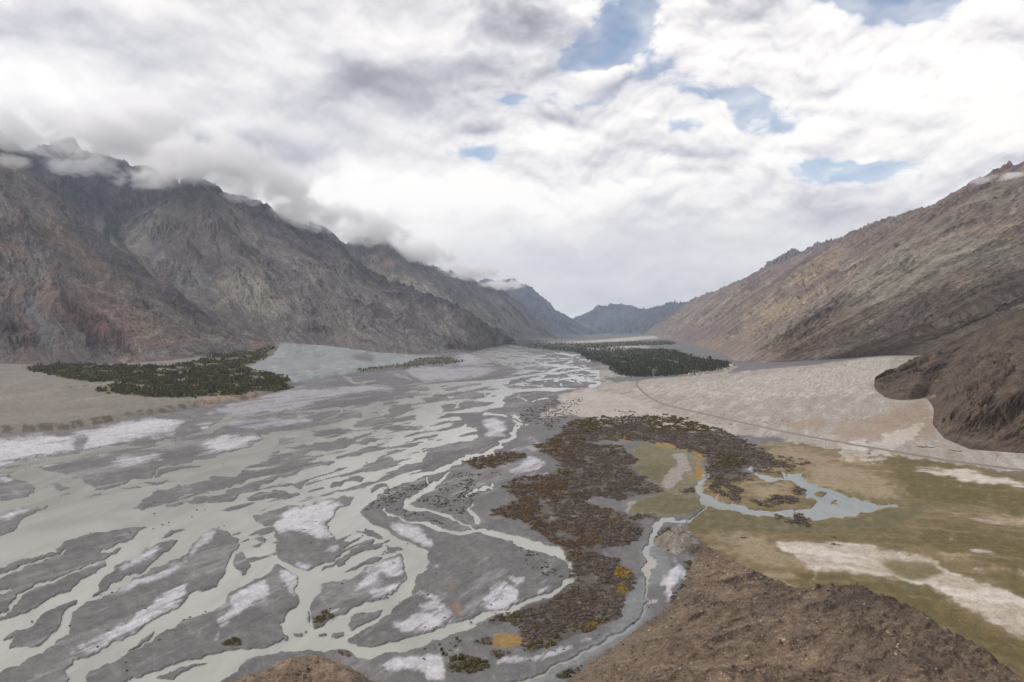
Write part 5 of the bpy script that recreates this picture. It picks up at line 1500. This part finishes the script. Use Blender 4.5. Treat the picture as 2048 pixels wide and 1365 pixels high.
# ------------------------------------------------------------------ low clouds caught on the ridges
def cloud(px, py, d, rx, ry, rz, seed, dens=0.010, label=None):
    """rx, rz half extents across and up in sighted pixels, depth ry in metres"""
    c = sight(px, py, d)
    sx, szz = rx / F * d, rz / F * d
    n1, n2 = 24, 40
    th_ = np.linspace(0.0005, math.pi - 0.0005, n1)[:, None]; ph = np.linspace(0, 2 * math.pi, n2)[None, :]
    x = np.sin(th_) * np.cos(ph); y = np.sin(th_) * np.sin(ph); z = np.cos(th_) + 0 * ph
    k = 1 + 0.16 * fbm(ph * 1.5 + 0 * th_ + seed, th_ * 3 + 0 * ph, 3, seed) * np.sin(ph / 2) ** 2
    me_ = grid_mesh('cloud', x * k, y * k, z * k)
    if me_.polygons[len(me_.polygons) // 2].normal.dot(me_.polygons[len(me_.polygons) // 2].center) < 0:
        me_.flip_normals()
    o = add('cloud', me_, None, 'stuff', label, 'cloud')
    o.location = c; o.scale = (sx, ry, szz)
    m, t = mat_new('cloud_vapour')
    tcn = t.n('ShaderNodeTexCoord').outputs['Object']
    wp = t.n('ShaderNodeNewGeometry').outputs['Position']
    ln = t.vec('LENGTH', tcn)
    fall = t.math('SUBTRACT', 1.0, ln)
    s_ = 1.0 / (0.7 * szz + 50.0)
    nz = t.noise(t.vec('MULTIPLY', wp, (0.8, 0.5, 1.0)), s_, 6, 0.62, 0.5).outputs[0]
    f = t.math('ADD', t.math('MULTIPLY', fall, 1.15), t.math('MULTIPLY', t.math('SUBTRACT', nz, 0.56), 3.4))
    dn = t.math('MULTIPLY', t.remap(f, 0.0, 0.8), dens)
    dn = t.math('MULTIPLY', dn, t.remap(fall, 0.02, 0.3))
    m.cycles.volume_step_rate = 0.5
    pv = t.n('ShaderNodeVolumePrincipled', {'Color': (0.995, 0.995, 1.0, 1), 'Density': dn, 'Anisotropy': 0.1})
    t.n('ShaderNodeOutputMaterial', {1: pv.outputs[0]})
    me_.materials.append(m)
    return o


CL = 'low white cloud caught on the left ridge '
CLOUDS = [(40, 258, 8500, 150, 500, 60, CL + 'at the frame edge', 0.0058), (235, 268, 8300, 230, 700, 84, CL + 'over the dark massif', 0.0058), (410, 322, 7700, 190, 600, 74, CL + 'above the pyramid peak', 0.0058),
          (560, 372, 7900, 170, 600, 86, CL + 'over the scree shoulder', 0.0050), (165, 335, 8200, 110, 300, 26, CL + 'as a wisp below the massif', 0.0058), (300, 352, 7500, 110, 300, 34, CL + 'as a wisp left of the peak', 0.0058),
          (635, 432, 8300, 110, 500, 44, CL + 'where two ridges meet', 0.0050), (735, 460, 11800, 130, 800, 46, CL + 'over the second ridge', 0.0050), (835, 505, 12900, 110, 800, 36, CL + 'over the far ridge', 0.0050), (930, 543, 14300, 90, 900, 24, CL + 'low over the far ridge', 0.0050),
          (1005, 570, 15500, 60, 900, 14, CL + 'at its lowest far end', 0.0050), (480, 400, 7700, 70, 250, 20, CL + 'as a torn strip right of the peak', 0.004), (370, 350, 7600, 70, 250, 26, CL + 'wrapped round the pyramid peak', 0.004), (110, 300, 8400, 90, 300, 24, CL + 'across the dark crest', 0.004),
          (25, 325, 5400, 50, 200, 18, CL + 'as a small puff on the near slope', 0.004),
          (2025, 362, 4500, 110, 250, 13, 'thin white cloud strip across the right summit', 0.012), (1770, 438, 8000, 90, 500, 18, 'faint mist on the pale right crest', 0.002),
          ]
for i, (px, py, d, rx, ry, rz, lb, dn) in enumerate(CLOUDS):
    cloud(px, py, d, rx, ry, rz, 500 + i * 7, dn, lb)
